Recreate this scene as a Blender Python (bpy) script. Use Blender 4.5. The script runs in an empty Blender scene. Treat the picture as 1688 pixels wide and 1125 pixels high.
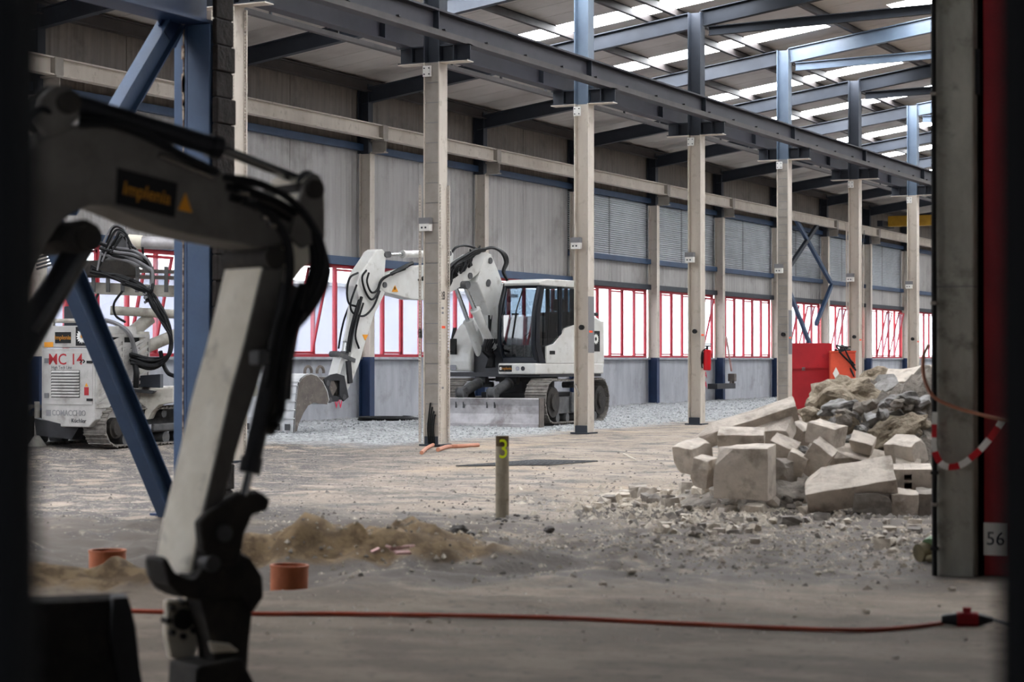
import bpy, math, random
import numpy as np
from mathutils import Vector, Matrix, noise as mnoise
R = random.Random(7)
scn = bpy.context.scene
col = scn.collection
rad = math.radians
# ---------------------------------------------------------------- camera, world, light, exposure
FP = 3282.0; CX, CY = 844.0, 562.5; HC = 1.44
TH = math.atan(1638 / FP); PH = math.atan(30.5 / FP)
rv = Vector((math.cos(TH), math.sin(TH), 0))
vv = Vector((-math.sin(TH) * math.cos(PH), math.cos(TH) * math.cos(PH), math.sin(PH)))
uv = rv.cross(vv)
fv = Vector((-math.sin(TH), math.cos(TH), 0))          # level forward
CAM = Vector((0, 0, HC))
cd = bpy.data.cameras.new('camera'); co = bpy.data.objects.new('camera', cd); col.objects.link(co)
cd.sensor_width = 36; cd.lens = FP / 1688 * 36; cd.clip_start = .05; cd.clip_end = 500
co.matrix_world = Matrix.Translation(CAM) @ Matrix((rv, uv, -vv)).transposed().to_4x4()
cd.dof.use_dof = True; cd.dof.focus_distance = 36; cd.dof.aperture_fstop = 2.6; cd.dof.aperture_blades = 9
scn.camera = co
vs = scn.view_settings
vs.view_transform = 'Standard'; vs.look = 'None'; vs.gamma = 1; vs.use_curve_mapping = False; vs.exposure = 1.15
SKY_STRENGTH = 3.6; SKYLIGHT = 15.0
w = bpy.data.worlds.new('World'); scn.world = w; w.use_nodes = True
bg = w.node_tree.nodes['Background']; bg.inputs[0].default_value = (.97, .98, 1, 1); bg.inputs[1].default_value = SKY_STRENGTH
WALLX = -24.7; Y0 = 29.19; BAY = 6.0; COLX = -16.0
for i in range(6):                                       # daylight portals in the window band
    l = bpy.data.lights.new('window_daylight', 'AREA'); l.shape = 'RECTANGLE'; l.size = 20; l.size_y = 2.3
    l.cycles.is_portal = True
    o = bpy.data.objects.new('window_daylight', l); col.objects.link(o)
    o.location = (WALLX + .25, -4 + 20 * i + 3, 2.6); o.rotation_euler = (rad(90), 0, rad(-90))

# ---------------------------------------------------------------- pixel helpers (photograph pixel -> point in the place)
def ray(px, py): return vv + rv * ((px - CX) / FP) - uv * ((py - CY) / FP)
def onpl(px, py, p, n):
    d = ray(px, py); t = (Vector(p) - CAM).dot(Vector(n)) / d.dot(Vector(n)); return CAM + d * t
def gr(px, py, z=0): return onpl(px, py, (0, 0, z), (0, 0, 1))
def atx(px, py, x): return onpl(px, py, (x, 0, 0), (1, 0, 0))
def aty(px, py, y): return onpl(px, py, (0, y, 0), (0, 1, 0))
def atZ(px, py, Z): return CAM + ray(px, py) * Z
def cz(Xc, Zc, z=0): return Vector((0, 0, z)) + rv * Xc + fv * Zc

# ---------------------------------------------------------------- materials
def lin(h):
    h = h.lstrip('#'); c = [int(h[i:i + 2], 16) / 255 for i in (0, 2, 4)]
    return tuple((x / 12.92 if x <= .04045 else ((x + .055) / 1.055) ** 2.4) for x in c) + (1,)
MATS = {}
def mat(name, a, b=None, rough=.7, metal=0, scale=3, bump=0, bscale=None, stretch=None, detail=6, lo=.35, hi=.65, dirt=None, dscale=1.2, dlo=.5, dhi=.7, spec=.4):
    m = bpy.data.materials.new(name); m.use_nodes = True; N = m.node_tree.nodes; L = m.node_tree.links
    P = N['Principled BSDF']; P.inputs['Roughness'].default_value = rough; P.inputs['Metallic'].default_value = metal
    P.inputs['Specular IOR Level'].default_value = spec
    tc = N.new('ShaderNodeNewGeometry'); src = tc.outputs['Position']
    if stretch:
        mp = N.new('ShaderNodeMapping'); mp.inputs['Scale'].default_value = stretch; L.new(src, mp.inputs[0]); ssrc = mp.outputs[0]
    else: ssrc = src
    def nz(s, d, sr):
        n = N.new('ShaderNodeTexNoise'); n.inputs['Scale'].default_value = s; n.inputs['Detail'].default_value = d; n.inputs['Roughness'].default_value = .62
        L.new(sr, n.inputs['Vector']); return n
    def ramp(f, l, h):
        r = N.new('ShaderNodeMapRange'); r.inputs[1].default_value = l; r.inputs[2].default_value = h; L.new(f, r.inputs[0]); return r.outputs[0]
    def mix(f, x, y):
        q = N.new('ShaderNodeMix'); q.data_type = 'RGBA'; L.new(f, q.inputs[0])
        for k, v in ((6, x), (7, y)):
            if isinstance(v, tuple): q.inputs[k].default_value = v
            else: L.new(v, q.inputs[k])
        return q.outputs[2]
    c = lin(a)
    if b or dirt or bump:
        if b: c = mix(ramp(nz(scale, detail, ssrc).outputs[0], lo, hi), lin(a), lin(b))
        if dirt: c = mix(ramp(nz(dscale, 8, src).outputs[0], dlo, dhi), c, lin(dirt))
    if isinstance(c, tuple): P.inputs[0].default_value = c
    else: L.new(c, P.inputs[0])
    if bump:
        bn = N.new('ShaderNodeBump'); bn.inputs['Strength'].default_value = 1; bn.inputs['Distance'].default_value = bump
        L.new(nz(bscale or scale * 4, 5, src).outputs[0], bn.inputs['Height']); L.new(bn.outputs[0], P.inputs['Normal'])
    MATS[name] = m; return m
def emis(name, c, s):
    m = bpy.data.materials.new(name); m.use_nodes = True; P = m.node_tree.nodes['Principled BSDF']
    P.inputs[0].default_value = lin(c); P.inputs['Emission Color'].default_value = lin(c); P.inputs['Emission Strength'].default_value = s
    return m
def glassmat(name, tint, refl, transp=1.0, body='#ffffff', rough=.02):
    m = bpy.data.materials.new(name); m.use_nodes = True; N = m.node_tree.nodes; L = m.node_tree.links
    N.remove(N['Principled BSDF']); out = N['Material Output']
    t = N.new('ShaderNodeBsdfTransparent'); t.inputs[0].default_value = lin(tint)
    g = N.new('ShaderNodeBsdfGlossy'); g.inputs[1].default_value = rough
    d = N.new('ShaderNodeBsdfDiffuse'); d.inputs[0].default_value = lin(body)
    m1 = N.new('ShaderNodeMixShader'); m1.inputs[0].default_value = 1 - transp; L.new(t.outputs[0], m1.inputs[1]); L.new(d.outputs[0], m1.inputs[2])
    m2 = N.new('ShaderNodeMixShader'); m2.inputs[0].default_value = refl; L.new(m1.outputs[0], m2.inputs[1]); L.new(g.outputs[0], m2.inputs[2])
    L.new(m2.outputs[0], out.inputs[0]); return m

M_cream = mat('cream_paint', '#c9c1b6', '#b8afa4', .6, scale=2, dirt='#8f8675', dscale=5, dlo=.56, dhi=.8, stretch=(1, 1, .2))
M_corb = mat('grey_paint', '#979089', '#847e77', .6, scale=3)
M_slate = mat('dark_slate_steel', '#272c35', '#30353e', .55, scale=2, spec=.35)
M_raf_shaded = mat('shaded_rafter_steel', '#1a1e25', '#22262d', .6, scale=2, spec=.2)  # darker copy of the rafter steel, shade put into the colour
M_slate_skylit = mat('skylit_slate_steel', '#4b596b', '#596879', .42, scale=1.5, spec=.6)  # lighter copy of the slate steel, skylight glow put into the colour
M_beam = mat('grey_violet_beam', '#393840', '#2f2f36', .6, scale=1.2, spec=.3)
M_blue = mat('blue_paint', '#2f435e', '#364c69', .5, scale=3, dirt='#27395c', dscale=6, dlo=.55, dhi=.8, bump=.002, bscale=30)
M_blued = mat('navy_paint', '#24395c', '#1d2f4f', .5, scale=2)
M_rust = mat('rust_flake', '#a89888', '#5b4436', .9, scale=14, lo=.45, hi=.55)
M_panel = mat('grey_wall_panel', '#aaa8a6', '#9a9795', .55, scale=1.2, stretch=(1, 3, .25), dirt='#6f6a66', dscale=.9, dlo=.52, dhi=.85)
M_panelup = mat('weathered_upper_panel', '#7e7770', '#706963', .7, scale=2, stretch=(1, 5, .2), dirt='#5a544f', dscale=2, dlo=.5, dhi=.8)
M_slat = mat('white_slats', '#c9cdd2', '#b5babf', .5, scale=1.5)
M_plinth = mat('plinth_concrete', '#aeb0b6', '#999ba1', .85, scale=1.3, dirt='#7c7a79', dscale=1.6, dlo=.55, dhi=.85, stretch=(1, 2, .5), bump=.004, bscale=12)
M_red = mat('red_frame', '#b22a38', '#a02432', .5)
M_roof = mat('roof_underside', '#c4bfba', '#b4aea9', .6, scale=.6, dirt='#8d8580', dscale=.7, dlo=.5, dhi=.9)
M_purlin = mat('purlin_steel', '#45403f', '#383434', .6, scale=2)
M_deck = mat('roof_deck', '#26282b')
M_white = mat('white_machine_paint', '#d3d3d0', '#c6c5c0', .4, scale=3, dirt='#8b857b', dscale=4, dlo=.58, dhi=.85, spec=.5)
M_rigw = mat('rig_white_paint', '#b9b7b4', '#a8a6a2', .5, scale=3, dirt='#77716a', dscale=4, dlo=.52, dhi=.8)
M_white2 = mat('dusty_white_paint', '#bdbab2', '#a9a59b', .55, scale=3, dirt='#7b7468', dscale=5, dlo=.5, dhi=.8)
M_stick = mat('worn_ivory_paint', '#f2ecdc', '#dfd7c4', .55, scale=5, dirt='#7d7462', dscale=7, dlo=.58, dhi=.85)
M_boom_shaded = mat('shaded_white_boom_paint', '#6f6b66', '#5f5b57', .5, scale=4, dirt='#4c4843', dscale=6, dlo=.52, dhi=.85)  # dirty white paint darkened further, foreground shade put into the colour
M_dark = mat('black_steel', '#15161a', '#23242a', .5, scale=6, spec=.5)
M_darkm = mat('muddy_dark_steel', '#211f1e', '#34302c', .8, scale=8, bump=.004, bscale=30, dirt='#4c4439', dscale=9, dlo=.6, dhi=.85)
M_rubber = mat('black_hose_rubber', '#0b0c0e', '#141518', .55, spec=.25)
M_chrome = mat('chrome_rod', '#c4c6c8', None, .18, 1)
M_track = mat('muddy_track_steel', '#7d7974', '#5a5652', .7, scale=7, bump=.006, bscale=25, dirt='#8d877e', dscale=9, dlo=.5, dhi=.75)
M_frame = mat('undercarriage_grey', '#5a5a5c', '#434446', .7, scale=5, dirt='#6f6a63', dscale=6, dlo=.55, dhi=.8)
M_blade = mat('worn_blade_steel', '#aaa7aa', '#c6c4c6', .5, .25, scale=4, dirt='#6a605c', dscale=2.5, dlo=.5, dhi=.75)
M_bucket = mat('brown_bucket_steel', '#5b5450', '#6d655f', .6, .2, scale=6, dirt='#8f8780', dscale=8, dlo=.6, dhi=.75)
M_bucketw = mat('worn_bright_bucket_steel', '#d8d9da', '#c3c4c6', .45, .1, scale=5)
M_glassd = glassmat('dark_cab_glass', '#9aa5ad', .12, .92, '#10151b')
M_pane = glassmat('window_glass', '#f2f6fa', .04, .86, '#f4f4ff')
M_seat = mat('black_upholstery', '#1a1b1e', '#26272b', .8)
M_black = mat('black_vinyl', '#0d0d0f')
M_orangel = mat('amber_lettering', '#b57a26')
M_amber = mat('amber_print', '#e0962a')
M_redl = mat('red_lettering', '#a3262c')
M_greyl = mat('grey_lettering', '#8b8b8d')
M_whitel = mat('white_print', '#e6e6e2')
M_yellow = mat('yellow_crane_paint', '#b98f2c', '#a57d22', .5)
M_conc = mat('block_concrete', '#c6bcb0', '#aca297', .9, scale=5, bump=.006, bscale=35, dirt='#8a8075', dscale=6, dlo=.5, dhi=.72)
M_concd = mat('dark_block_concrete', '#9a938b', '#857d76', .9, scale=7, bump=.008, bscale=35, dirt='#5f5953', dscale=6, dlo=.5, dhi=.75)
M_agg = mat('brown_conglomerate', '#a89b88', '#7d7060', .95, scale=14, bump=.03, bscale=22, dirt='#a39785', dscale=10, dlo=.5, dhi=.7)
M_asph = mat('grey_asphalt_chunk', '#989592', '#55524f', .9, scale=6, bump=.01, bscale=30, dirt='#a3a1a0', dscale=5, dlo=.5, dhi=.7)
M_soil = mat('brown_soil', '#7a6750', '#55473a', .97, scale=9, bump=.03, bscale=16, dirt='#94836a', dscale=7, dlo=.52, dhi=.75)
M_heap = mat('rubble_fill', '#8f877e', '#655e57', .97, scale=6, bump=.04, bscale=14)
M_pebl = mat('pale_pebble', '#c9c0b2', '#a89e90', .9, scale=20)
M_pebg = mat('grey_pebble', '#8c8680', '#6c6661', .9, scale=14)
M_pebd = mat('dark_pebble', '#565250', '#403d3b', .9, scale=14)
M_gravel = mat('bluish_gravel', '#b0b2b3', '#7c7e80', .9, scale=10)
M_pipeo = mat('orange_clay_pipe', '#b0643f', '#9a5535', .6, scale=5)
M_cable = mat('orange_cable', '#b5482a', '#9a3c23', .5)
M_hoseo = mat('orange_hose', '#b87f66', '#a86f58', .6)
M_pillar = mat('pillar_concrete', '#b5b4aa', '#98978e', .9, scale=4, bump=.008, bscale=18, dirt='#6b6a62', dscale=5, dlo=.55, dhi=.75, stretch=(1, 1, .4))
M_masonry = mat('dark_masonry', '#2b2523', '#1d1a19', .95, scale=9, bump=.02, bscale=14)
M_redp = mat('red_panel_paint', '#9c1620', '#8a121b', .5)
M_redbox = mat('red_container_paint', '#b3242e', '#a01f29', .45, scale=2, dirt='#84202a', dscale=3, dlo=.6, dhi=.8)
M_orgbox = mat('orange_red_paint', '#e0583c', '#cc4a33', .5)
M_ext = mat('extinguisher_red', '#c01420', None, .3)
M_neon = mat('neon_yellow_paint', '#d8e81c', None, .6)
M_postm = mat('post_plaster', '#9a9080', '#857b6b', .9, scale=12, bump=.004, bscale=40, dirt='#5e4a3a', dscale=7, dlo=.62, dhi=.7)
M_postd = mat('rusted_post_top', '#5c4a30', '#3f3323', .9, scale=15)
M_spray = mat('pink_spray_paint', '#f0365a')
M_sprayo = mat('orange_spray_paint', '#f0552a')
M_greyp = mat('grey_painted_patch', '#77777a')
M_gate = mat('gate_black_steel', '#08090b', None, .95, spec=.05)
M_green = mat('green_fitting', '#5c7a5c', '#6e7d58', .7, scale=12)
M_olive = mat('olive_fitting', '#6b6146', '#4d4633', .8, scale=12)
M_ceild = mat('annex_ceiling', '#2a2c30')
M_extg = mat('outside_paving', '#6a6a6c')
M_extb = mat('outside_pale_cladding', '#8a8994', '#80808c', .8, scale=.3)
M_hedge = mat('outside_hedge', '#4a5640', '#56614a', .9, scale=2)
M_navy = mat('cab_dark_blue', '#0c131d', None, .35, spec=.4)
M_skyl = emis('skylight_sheet', '#f5f8fc', SKYLIGHT)
M_pink = mat('pink_scrap', '#c9a09a', '#a88680', .8)
M_rubbled = mat('rubble_chunk_mix', '#c2b9ae', '#8f877e', .92, scale=5, bump=.006, bscale=35)

def rib(m, axis, period, dist):                        # fine pressed ribs on the sheet
    N = m.node_tree.nodes; L = m.node_tree.links; P = N['Principled BSDF']
    g = N.new('ShaderNodeNewGeometry'); s = N.new('ShaderNodeSeparateXYZ'); L.new(g.outputs['Position'], s.inputs[0])
    a = N.new('ShaderNodeMath'); a.operation = 'MULTIPLY'; a.inputs[1].default_value = 2 * math.pi / period; L.new(s.outputs[axis], a.inputs[0])
    b = N.new('ShaderNodeMath'); b.operation = 'SINE'; L.new(a.outputs[0], b.inputs[0])
    c = N.new('ShaderNodeMath'); c.operation = 'POWER'; ab = N.new('ShaderNodeMath'); ab.operation = 'ABSOLUTE'; L.new(b.outputs[0], ab.inputs[0]); L.new(ab.outputs[0], c.inputs[0]); c.inputs[1].default_value = 6
    bn = N.new('ShaderNodeBump'); bn.inputs['Distance'].default_value = dist; L.new(c.outputs[0], bn.inputs['Height']); L.new(bn.outputs[0], P.inputs['Normal'])
rib(M_panel, 1, .5, .02); rib(M_panelup, 1, .5, .02)

# ---------------------------------------------------------------- mesh builder
class MB:
    def __init__(s, M=None): s.v = []; s.f = []; s.M = M or Matrix.Identity(4); s.mi = []
    def add(s, vs, fs, M=None):
        n = len(s.v); T = s.M @ M if M is not None else s.M
        s.v += [T @ Vector(p) for p in vs]; s.f += [tuple(i + n for i in f) for f in fs]; return s
    def box(s, x0, x1, y0, y1, z0, z1, M=None):
        return s.add([(x0, y0, z0), (x1, y0, z0), (x1, y1, z0), (x0, y1, z0), (x0, y0, z1), (x1, y0, z1), (x1, y1, z1), (x0, y1, z1)],
                     [(0, 3, 2, 1), (4, 5, 6, 7), (0, 1, 5, 4), (1, 2, 6, 5), (2, 3, 7, 6), (3, 0, 4, 7)], M)
    def prism(s, poly, d):                              # poly: 3D points; d: extrusion vector
        n = len(poly); d = Vector(d); P = [Vector(p) for p in poly]
        return s.add(P + [p + d for p in P], [tuple(range(n))[::-1], tuple(range(n, 2 * n))] + [(i, (i + 1) % n, n + (i + 1) % n, n + i) for i in range(n)])
    def tube(s, pts, r, n=8, r2=None, cap=True):
        P = [Vector(p) for p in pts]; m = len(P); V = []; up = None
        for i, p in enumerate(P):
            t = (P[min(i + 1, m - 1)] - P[max(i - 1, 0)]).normalized()
            if up is None:
                up = Vector((0, 0, 1)) if abs(t.z) < .9 else Vector((1, 0, 0))
            a = t.cross(up).normalized(); b = a.cross(t).normalized(); up = b
            rr = r if r2 is None else r + (r2 - r) * i / (m - 1)
            V += [p + a * math.cos(2 * math.pi * k / n) * rr + b * math.sin(2 * math.pi * k / n) * rr for k in range(n)]
        F_ = [(i * n + k, i * n + (k + 1) % n, (i + 1) * n + (k + 1) % n, (i + 1) * n + k) for i in range(m - 1) for k in range(n)]
        if cap: F_ += [tuple(range(n))[::-1], tuple(range((m - 1) * n, m * n))]
        return s.add(V, F_)
    def beam(s, p0, p1, wd, hd, side=None):             # rectangular bar
        p0 = Vector(p0); p1 = Vector(p1); t = (p1 - p0).normalized()
        a = Vector(side) if side is not None else t.cross(Vector((0, 0, 1)))
        if a.length < 1e-4: a = Vector((1, 0, 0))
        a = (a - t * a.dot(t)).normalized(); b = t.cross(a).normalized()
        V = [p + a * (sx * wd / 2) + b * (sy * hd / 2) for p in (p0, p1) for sx, sy in ((-1, -1), (1, -1), (1, 1), (-1, 1))]
        return s.add(V, [(0, 1, 2, 3), (7, 6, 5, 4), (0, 4, 5, 1), (1, 5, 6, 2), (2, 6, 7, 3), (3, 7, 4, 0)])
    def ibeam(s, p0, p1, b, h, tf, tw, side=None):
        p0 = Vector(p0); p1 = Vector(p1); t = (p1 - p0).normalized()
        a = Vector(side) if side is not None else t.cross(Vector((0, 0, 1))).normalized()
        a = (a - t * a.dot(t)).normalized(); c = a.cross(t).normalized()
        for o_ in (-1, 1): s.beam(p0 + c * o_ * (h / 2 - tf / 2), p1 + c * o_ * (h / 2 - tf / 2), b, tf, a)
        return s.beam(p0, p1, tw, h - 2 * tf, a)
    def build(s, name, m, parent=None, smooth=False, bevel=0, origin=None):
        if parent is not None: o0 = Vector(parent['_o'])
        else:
            o0 = Vector(origin) if origin is not None else Vector((sum(p.x for p in s.v) / len(s.v), sum(p.y for p in s.v) / len(s.v), min(p.z for p in s.v)))
        me = bpy.data.meshes.new(name); me.from_pydata([p - o0 for p in s.v], [], s.f)
        me.materials.append(m)
        if smooth:
            me.polygons.foreach_set('use_smooth', [True] * len(me.polygons)); 
            try: me.set_sharp_from_angle(angle=rad(40))
            except Exception: pass
        me.update()
        o = bpy.data.objects.new(name, me); col.objects.link(o); o['_o'] = tuple(o0)
        if parent is not None: o.parent = parent
        else: o.location = o0
        if bevel:
            b = o.modifiers.new('b', 'BEVEL'); b.width = bevel; b.segments = 2; b.limit_method = 'ANGLE'
        return o
def tag(o, label=None, cat=None, group=None, kind=None):
    if label: o['label'] = label
    if cat: o['category'] = cat
    if group: o['group'] = group
    if kind: o['kind'] = kind
    return o
def empty(name, loc, label=None, cat=None, group=None, kind=None):
    o = bpy.data.objects.new(name, None); col.objects.link(o); o.location = loc; o['_o'] = tuple(loc); o.empty_display_size = .2
    return tag(o, label, cat, group, kind)
def inst(name, me, M, parent=None):                    # shared-mesh piece at world matrix M
    o = bpy.data.objects.new(name, me); col.objects.link(o)
    if parent is not None:
        o.parent = parent; o.matrix_local = Matrix.Translation(-Vector(parent['_o'])) @ M
    else: o.matrix_world = M
    return o
def text(s, size, M, m, parent, name='lettering', ext=.002, align='CENTER', sx=1, bold=0):
    c = bpy.data.curves.new(name, 'FONT'); c.body = s; c.size = size; c.extrude = ext; c.align_x = align; c.align_y = 'CENTER'
    c.materials.append(m)
    tmp = bpy.data.objects.new('tmp', c); c.resolution_u = 3; c.size = size; c.offset = bold * size
    me_ = bpy.data.meshes.new_from_object(tmp); bpy.data.objects.remove(tmp); bpy.data.curves.remove(c)
    o = bpy.data.objects.new(name, me_); col.objects.link(o)
    M = M @ Matrix.Diagonal((sx, 1, 1, 1))
    if parent is not None: o.parent = parent; o.matrix_local = Matrix.Translation(-Vector(parent['_o'])) @ M
    else: o.matrix_world = M
    return o
def frame(o, x, y, z=None):                            # matrix with given origin and x,y axes (world)
    x = Vector(x).normalized(); z = x.cross(Vector(y)).normalized(); y = z.cross(x)
    return Matrix.Translation(o) @ Matrix((x, y, z)).transposed().to_4x4()
def smoothpts(pts, n=6):                               # catmull-rom
    P = [Vector(p) for p in pts]; P = [P[0] * 2 - P[1]] + P + [P[-1] * 2 - P[-2]]; out = []
    for i in range(1, len(P) - 2):
        for k in range(n):
            t = k / n; a, b, c, d = P[i - 1:i + 3]
            out.append(.5 * ((2 * b) + (c - a) * t + (2 * a - 5 * b + 4 * c - d) * t * t + (3 * b - a - 3 * c + d) * t ** 3))
    return out + [P[-2]]

# ---------------------------------------------------------------- floor
_rng = np.random.RandomState(3); _T = _rng.rand(256, 256)
def vn(x, y, s):
    x = np.asarray(x, float) / s + 900; y = np.asarray(y, float) / s + 900
    i = np.floor(x).astype(int); j = np.floor(y).astype(int); fx = x - i; fy = y - j
    fx = fx * fx * (3 - 2 * fx); fy = fy * fy * (3 - 2 * fy); g = lambda a, b: _T[a & 255, b & 255]
    return (g(i, j) * (1 - fx) + g(i + 1, j) * fx) * (1 - fy) + (g(i, j + 1) * (1 - fx) + g(i + 1, j + 1) * fx) * fy - .5
def bumpat(x, y, c, rx, ry, ang=0):
    dx = x - c[0]; dy = y - c[1]; ca, sa = math.cos(ang), math.sin(ang)
    a = (dx * ca + dy * sa) / rx; b = (-dx * sa + dy * ca) / ry
    return np.exp(-(a * a + b * b))
MND = [(gr(570, 925), 1.15, .35, .24), (gr(640, 912), .7, .3, .12), (gr(130, 972), .85, .32, .16), (gr(480, 905), .4, .4, .12)]
PITS = [(gr(440, 955), .35, .8, .10), (gr(420, 905), .5, 1.0, .12), (gr(120, 925), .9, .9, .08)]
def hfloor(x, y):
    x = np.asarray(x, float); y = np.asarray(y, float)
    h = .03 * vn(x, y, 1.7) + .022 * vn(x, y, .45) + .012 * vn(x, y, .17)
    near = np.clip((y - 9.5) / 2.5, 0, 1); h = h * (.25 + .75 * near)
    grav = np.clip((-16.6 - x) / 1.2, 0, 1); lft = np.clip((2.5 - (x * rv.x + y * rv.y)) / 3, 0, 1) * np.clip((20 - x * vv.x - y * vv.y) / 4, 0, 1) * near; h = h + lft * (.09 * vn(x, y, .55) + .06 * vn(x, y, .2))
    h = h + grav * (.06 * vn(x, y, .6) + .05 * vn(x, y, .22) + .02)
    d = x * vv.x + y * vv.y
    rough = np.exp(-((d - 15.2) / 1.5) ** 2); h = h + rough * (.07 * vn(x, y, .5) + .06 * vn(x, y, .2) + .03 * vn(x, y, .09))
    h = h - .035 * np.exp(-((d - 13.6 - .3 * vn(x, y, 2.)) / .12) ** 2) * (x > -7)
    for c, rx, ry, a in MND:
        h = h + a * bumpat(x, y, c, rx, ry, TH) * (1 + .9 * vn(x, y, .16) + .5 * vn(x, y, .07))
    for c, rx, ry, a in PITS: h = h - a * bumpat(x, y, c, rx, ry, TH)
    return h
ys = [0.]
while ys[-1] < 114: ys.append(ys[-1] + max(.05, .0062 * max(ys[-1], 3)))
ys = np.array(ys); xs = np.concatenate([np.arange(-24.75, -17, .13), np.arange(-17, 2, .062), np.arange(2, 15.1, .5)])
XX, YY = np.meshgrid(xs, ys); ZZ = hfloor(XX, YY)
nx, ny = len(xs), len(ys)
me = bpy.data.meshes.new('floor'); me.vertices.add(nx * ny)
me.vertices.foreach_set('co', np.stack([XX, YY, ZZ], -1).ravel())
ii = (np.arange(ny - 1)[:, None] * nx + np.arange(nx - 1)[None]).ravel()
q = np.stack([ii, ii + 1, ii + nx + 1, ii + nx], -1)
me.loops.add(q.size); me.loops.foreach_set('vertex_index', q.ravel()); me.polygons.add(len(q))
me.polygons.foreach_set('loop_start', np.arange(len(q)) * 4); me.polygons.foreach_set('use_smooth', np.ones(len(q), bool)); me.update(calc_edges=True)
fo = bpy.data.objects.new('floor', me); col.objects.link(fo); tag(fo, kind='structure')
def floormat():
    m = bpy.data.materials.new('dusty_floor'); m.use_nodes = True; N = m.node_tree.nodes; L = m.node_tree.links; P = N['Principled BSDF']
    P.inputs['Roughness'].default_value = .85; P.inputs['Specular IOR Level'].default_value = .3
    g = N.new('ShaderNodeNewGeometry'); sx = N.new('ShaderNodeSeparateXYZ'); L.new(g.outputs['Position'], sx.inputs[0])
    def nz(s, d=6, r=.6, st=None):
        n = N.new('ShaderNodeTexNoise'); n.inputs['Scale'].default_value = s; n.inputs['Detail'].default_value = d; n.inputs['Roughness'].default_value = r
        if st:
            mp = N.new('ShaderNodeMapping'); mp.inputs['Scale'].default_value = st; mp.inputs['Rotation'].default_value = (0, 0, -TH); L.new(g.outputs['Position'], mp.inputs[0]); L.new(mp.outputs[0], n.inputs['Vector'])
        else: L.new(g.outputs['Position'], n.inputs['Vector'])
        return n.outputs[0]
    def mr(f, a, b):
        r = N.new('ShaderNodeMapRange'); r.interpolation_type = 'SMOOTHSTEP'; r.inputs[1].default_value = a; r.inputs[2].default_value = b; L.new(f, r.inputs[0]); return r.outputs[0]
    def mth(op, a, b):
        q = N.new('ShaderNodeMath'); q.operation = op
        for k, v in enumerate((a, b)):
            if isinstance(v, (int, float)): q.inputs[k].default_value = v
            else: L.new(v, q.inputs[k])
        return q.outputs[0]
    def mix(f, x, y):
        q = N.new('ShaderNodeMix'); q.data_type = 'RGBA'; L.new(f, q.inputs[0])
        for k, v in ((6, x), (7, y)):
            if isinstance(v, tuple): q.inputs[k].default_value = v
            else: L.new(v, q.inputs[k])
        return q.outputs[2]
    c = mix(mr(nz(.5, 5), .35, .65), lin('#84786b'), lin('#96897c'))
    c = mix(mr(nz(1.3, 8, .65, (1, 1.4, 1)), .46, .62), c, lin('#5f5a57'))
    c = mix(mr(nz(.35, 4), .55, .7), c, lin('#9c8a76'))
    c = mix(mr(nz(9, 6, .7), .54, .66), c, lin('#57514c'))
    lf = mth('ADD', mth('MULTIPLY', nz(.55, 6, .65), 9.), mth('ADD', mth('MULTIPLY', sx.outputs[0], float(rv.x)), mth('MULTIPLY', sx.outputs[1], float(rv.y))))
    c = mix(mth('MULTIPLY', mr(lf, 4.2, 1.8), mr(nz(2.2, 7, .7), .38, .55)), c, lin('#4f4b49'))
    c = mix(mr(nz(26, 3, .6), .6, .66), c, lin('#aaa196'))
    dpt = mth('ADD', mth('MULTIPLY', sx.outputs[0], float(vv.x)), mth('MULTIPLY', sx.outputs[1], float(vv.y)))
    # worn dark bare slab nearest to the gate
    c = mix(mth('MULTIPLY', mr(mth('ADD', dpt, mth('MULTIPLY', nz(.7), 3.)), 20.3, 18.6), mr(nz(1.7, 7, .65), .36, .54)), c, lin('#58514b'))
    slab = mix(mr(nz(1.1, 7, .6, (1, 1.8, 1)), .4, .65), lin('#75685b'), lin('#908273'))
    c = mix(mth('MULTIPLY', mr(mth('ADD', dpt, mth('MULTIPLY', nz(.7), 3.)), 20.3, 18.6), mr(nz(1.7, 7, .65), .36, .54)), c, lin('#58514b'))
    slab = mix(mr(nz(12, 4, .6), .55, .75), slab, lin('#554a41'))
    c = mix(mr(mth('ADD', dpt, mth('MULTIPLY', nz(1.2), 2.5)), 14.6, 13.2), c, slab)
    # brown soil heaps
    soil = mix(mr(nz(8, 6), .4, .6), lin('#57452f'), lin('#7a6549'))
    f = None
    for cc, rx, ry, a in MND:
        dx = mth('SUBTRACT', sx.outputs[0], float(cc[0])); dy = mth('SUBTRACT', sx.outputs[1], float(cc[1]))
        u1 = mth('DIVIDE', mth('ADD', mth('MULTIPLY', dx, math.cos(TH)), mth('MULTIPLY', dy, math.sin(TH))), rx * 1.1)
        v1 = mth('DIVIDE', mth('SUBTRACT', mth('MULTIPLY', dy, math.cos(TH)), mth('MULTIPLY', dx, math.sin(TH))), ry * 1.15)
        e = mth('ADD', mth('MULTIPLY', u1, u1), mth('MULTIPLY', v1, v1)); e = mr(mth('ADD', e, mth('MULTIPLY', nz(5), 1.2)), 1.9, 1.2)
        f = e if f is None else mth('MAXIMUM', f, e)
    c = mix(f, c, soil)
    # pale gravel along the window wall
    gv = mix(mr(nz(14, 5, .7), .4, .6), lin('#77797a'), lin('#a9abab'))
    gm = mth('MULTIPLY', mr(mth('ADD', sx.outputs[0], mth('MULTIPLY', nz(.9, 5), 1.6)), -15.4, -16.4), mr(mth('ADD', sx.outputs[1], mth('MULTIPLY', nz(.8, 5), 3.)), 28.5, 31.5))
    c = mix(gm, c, gv)
    L.new(c, P.inputs[0])
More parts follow.
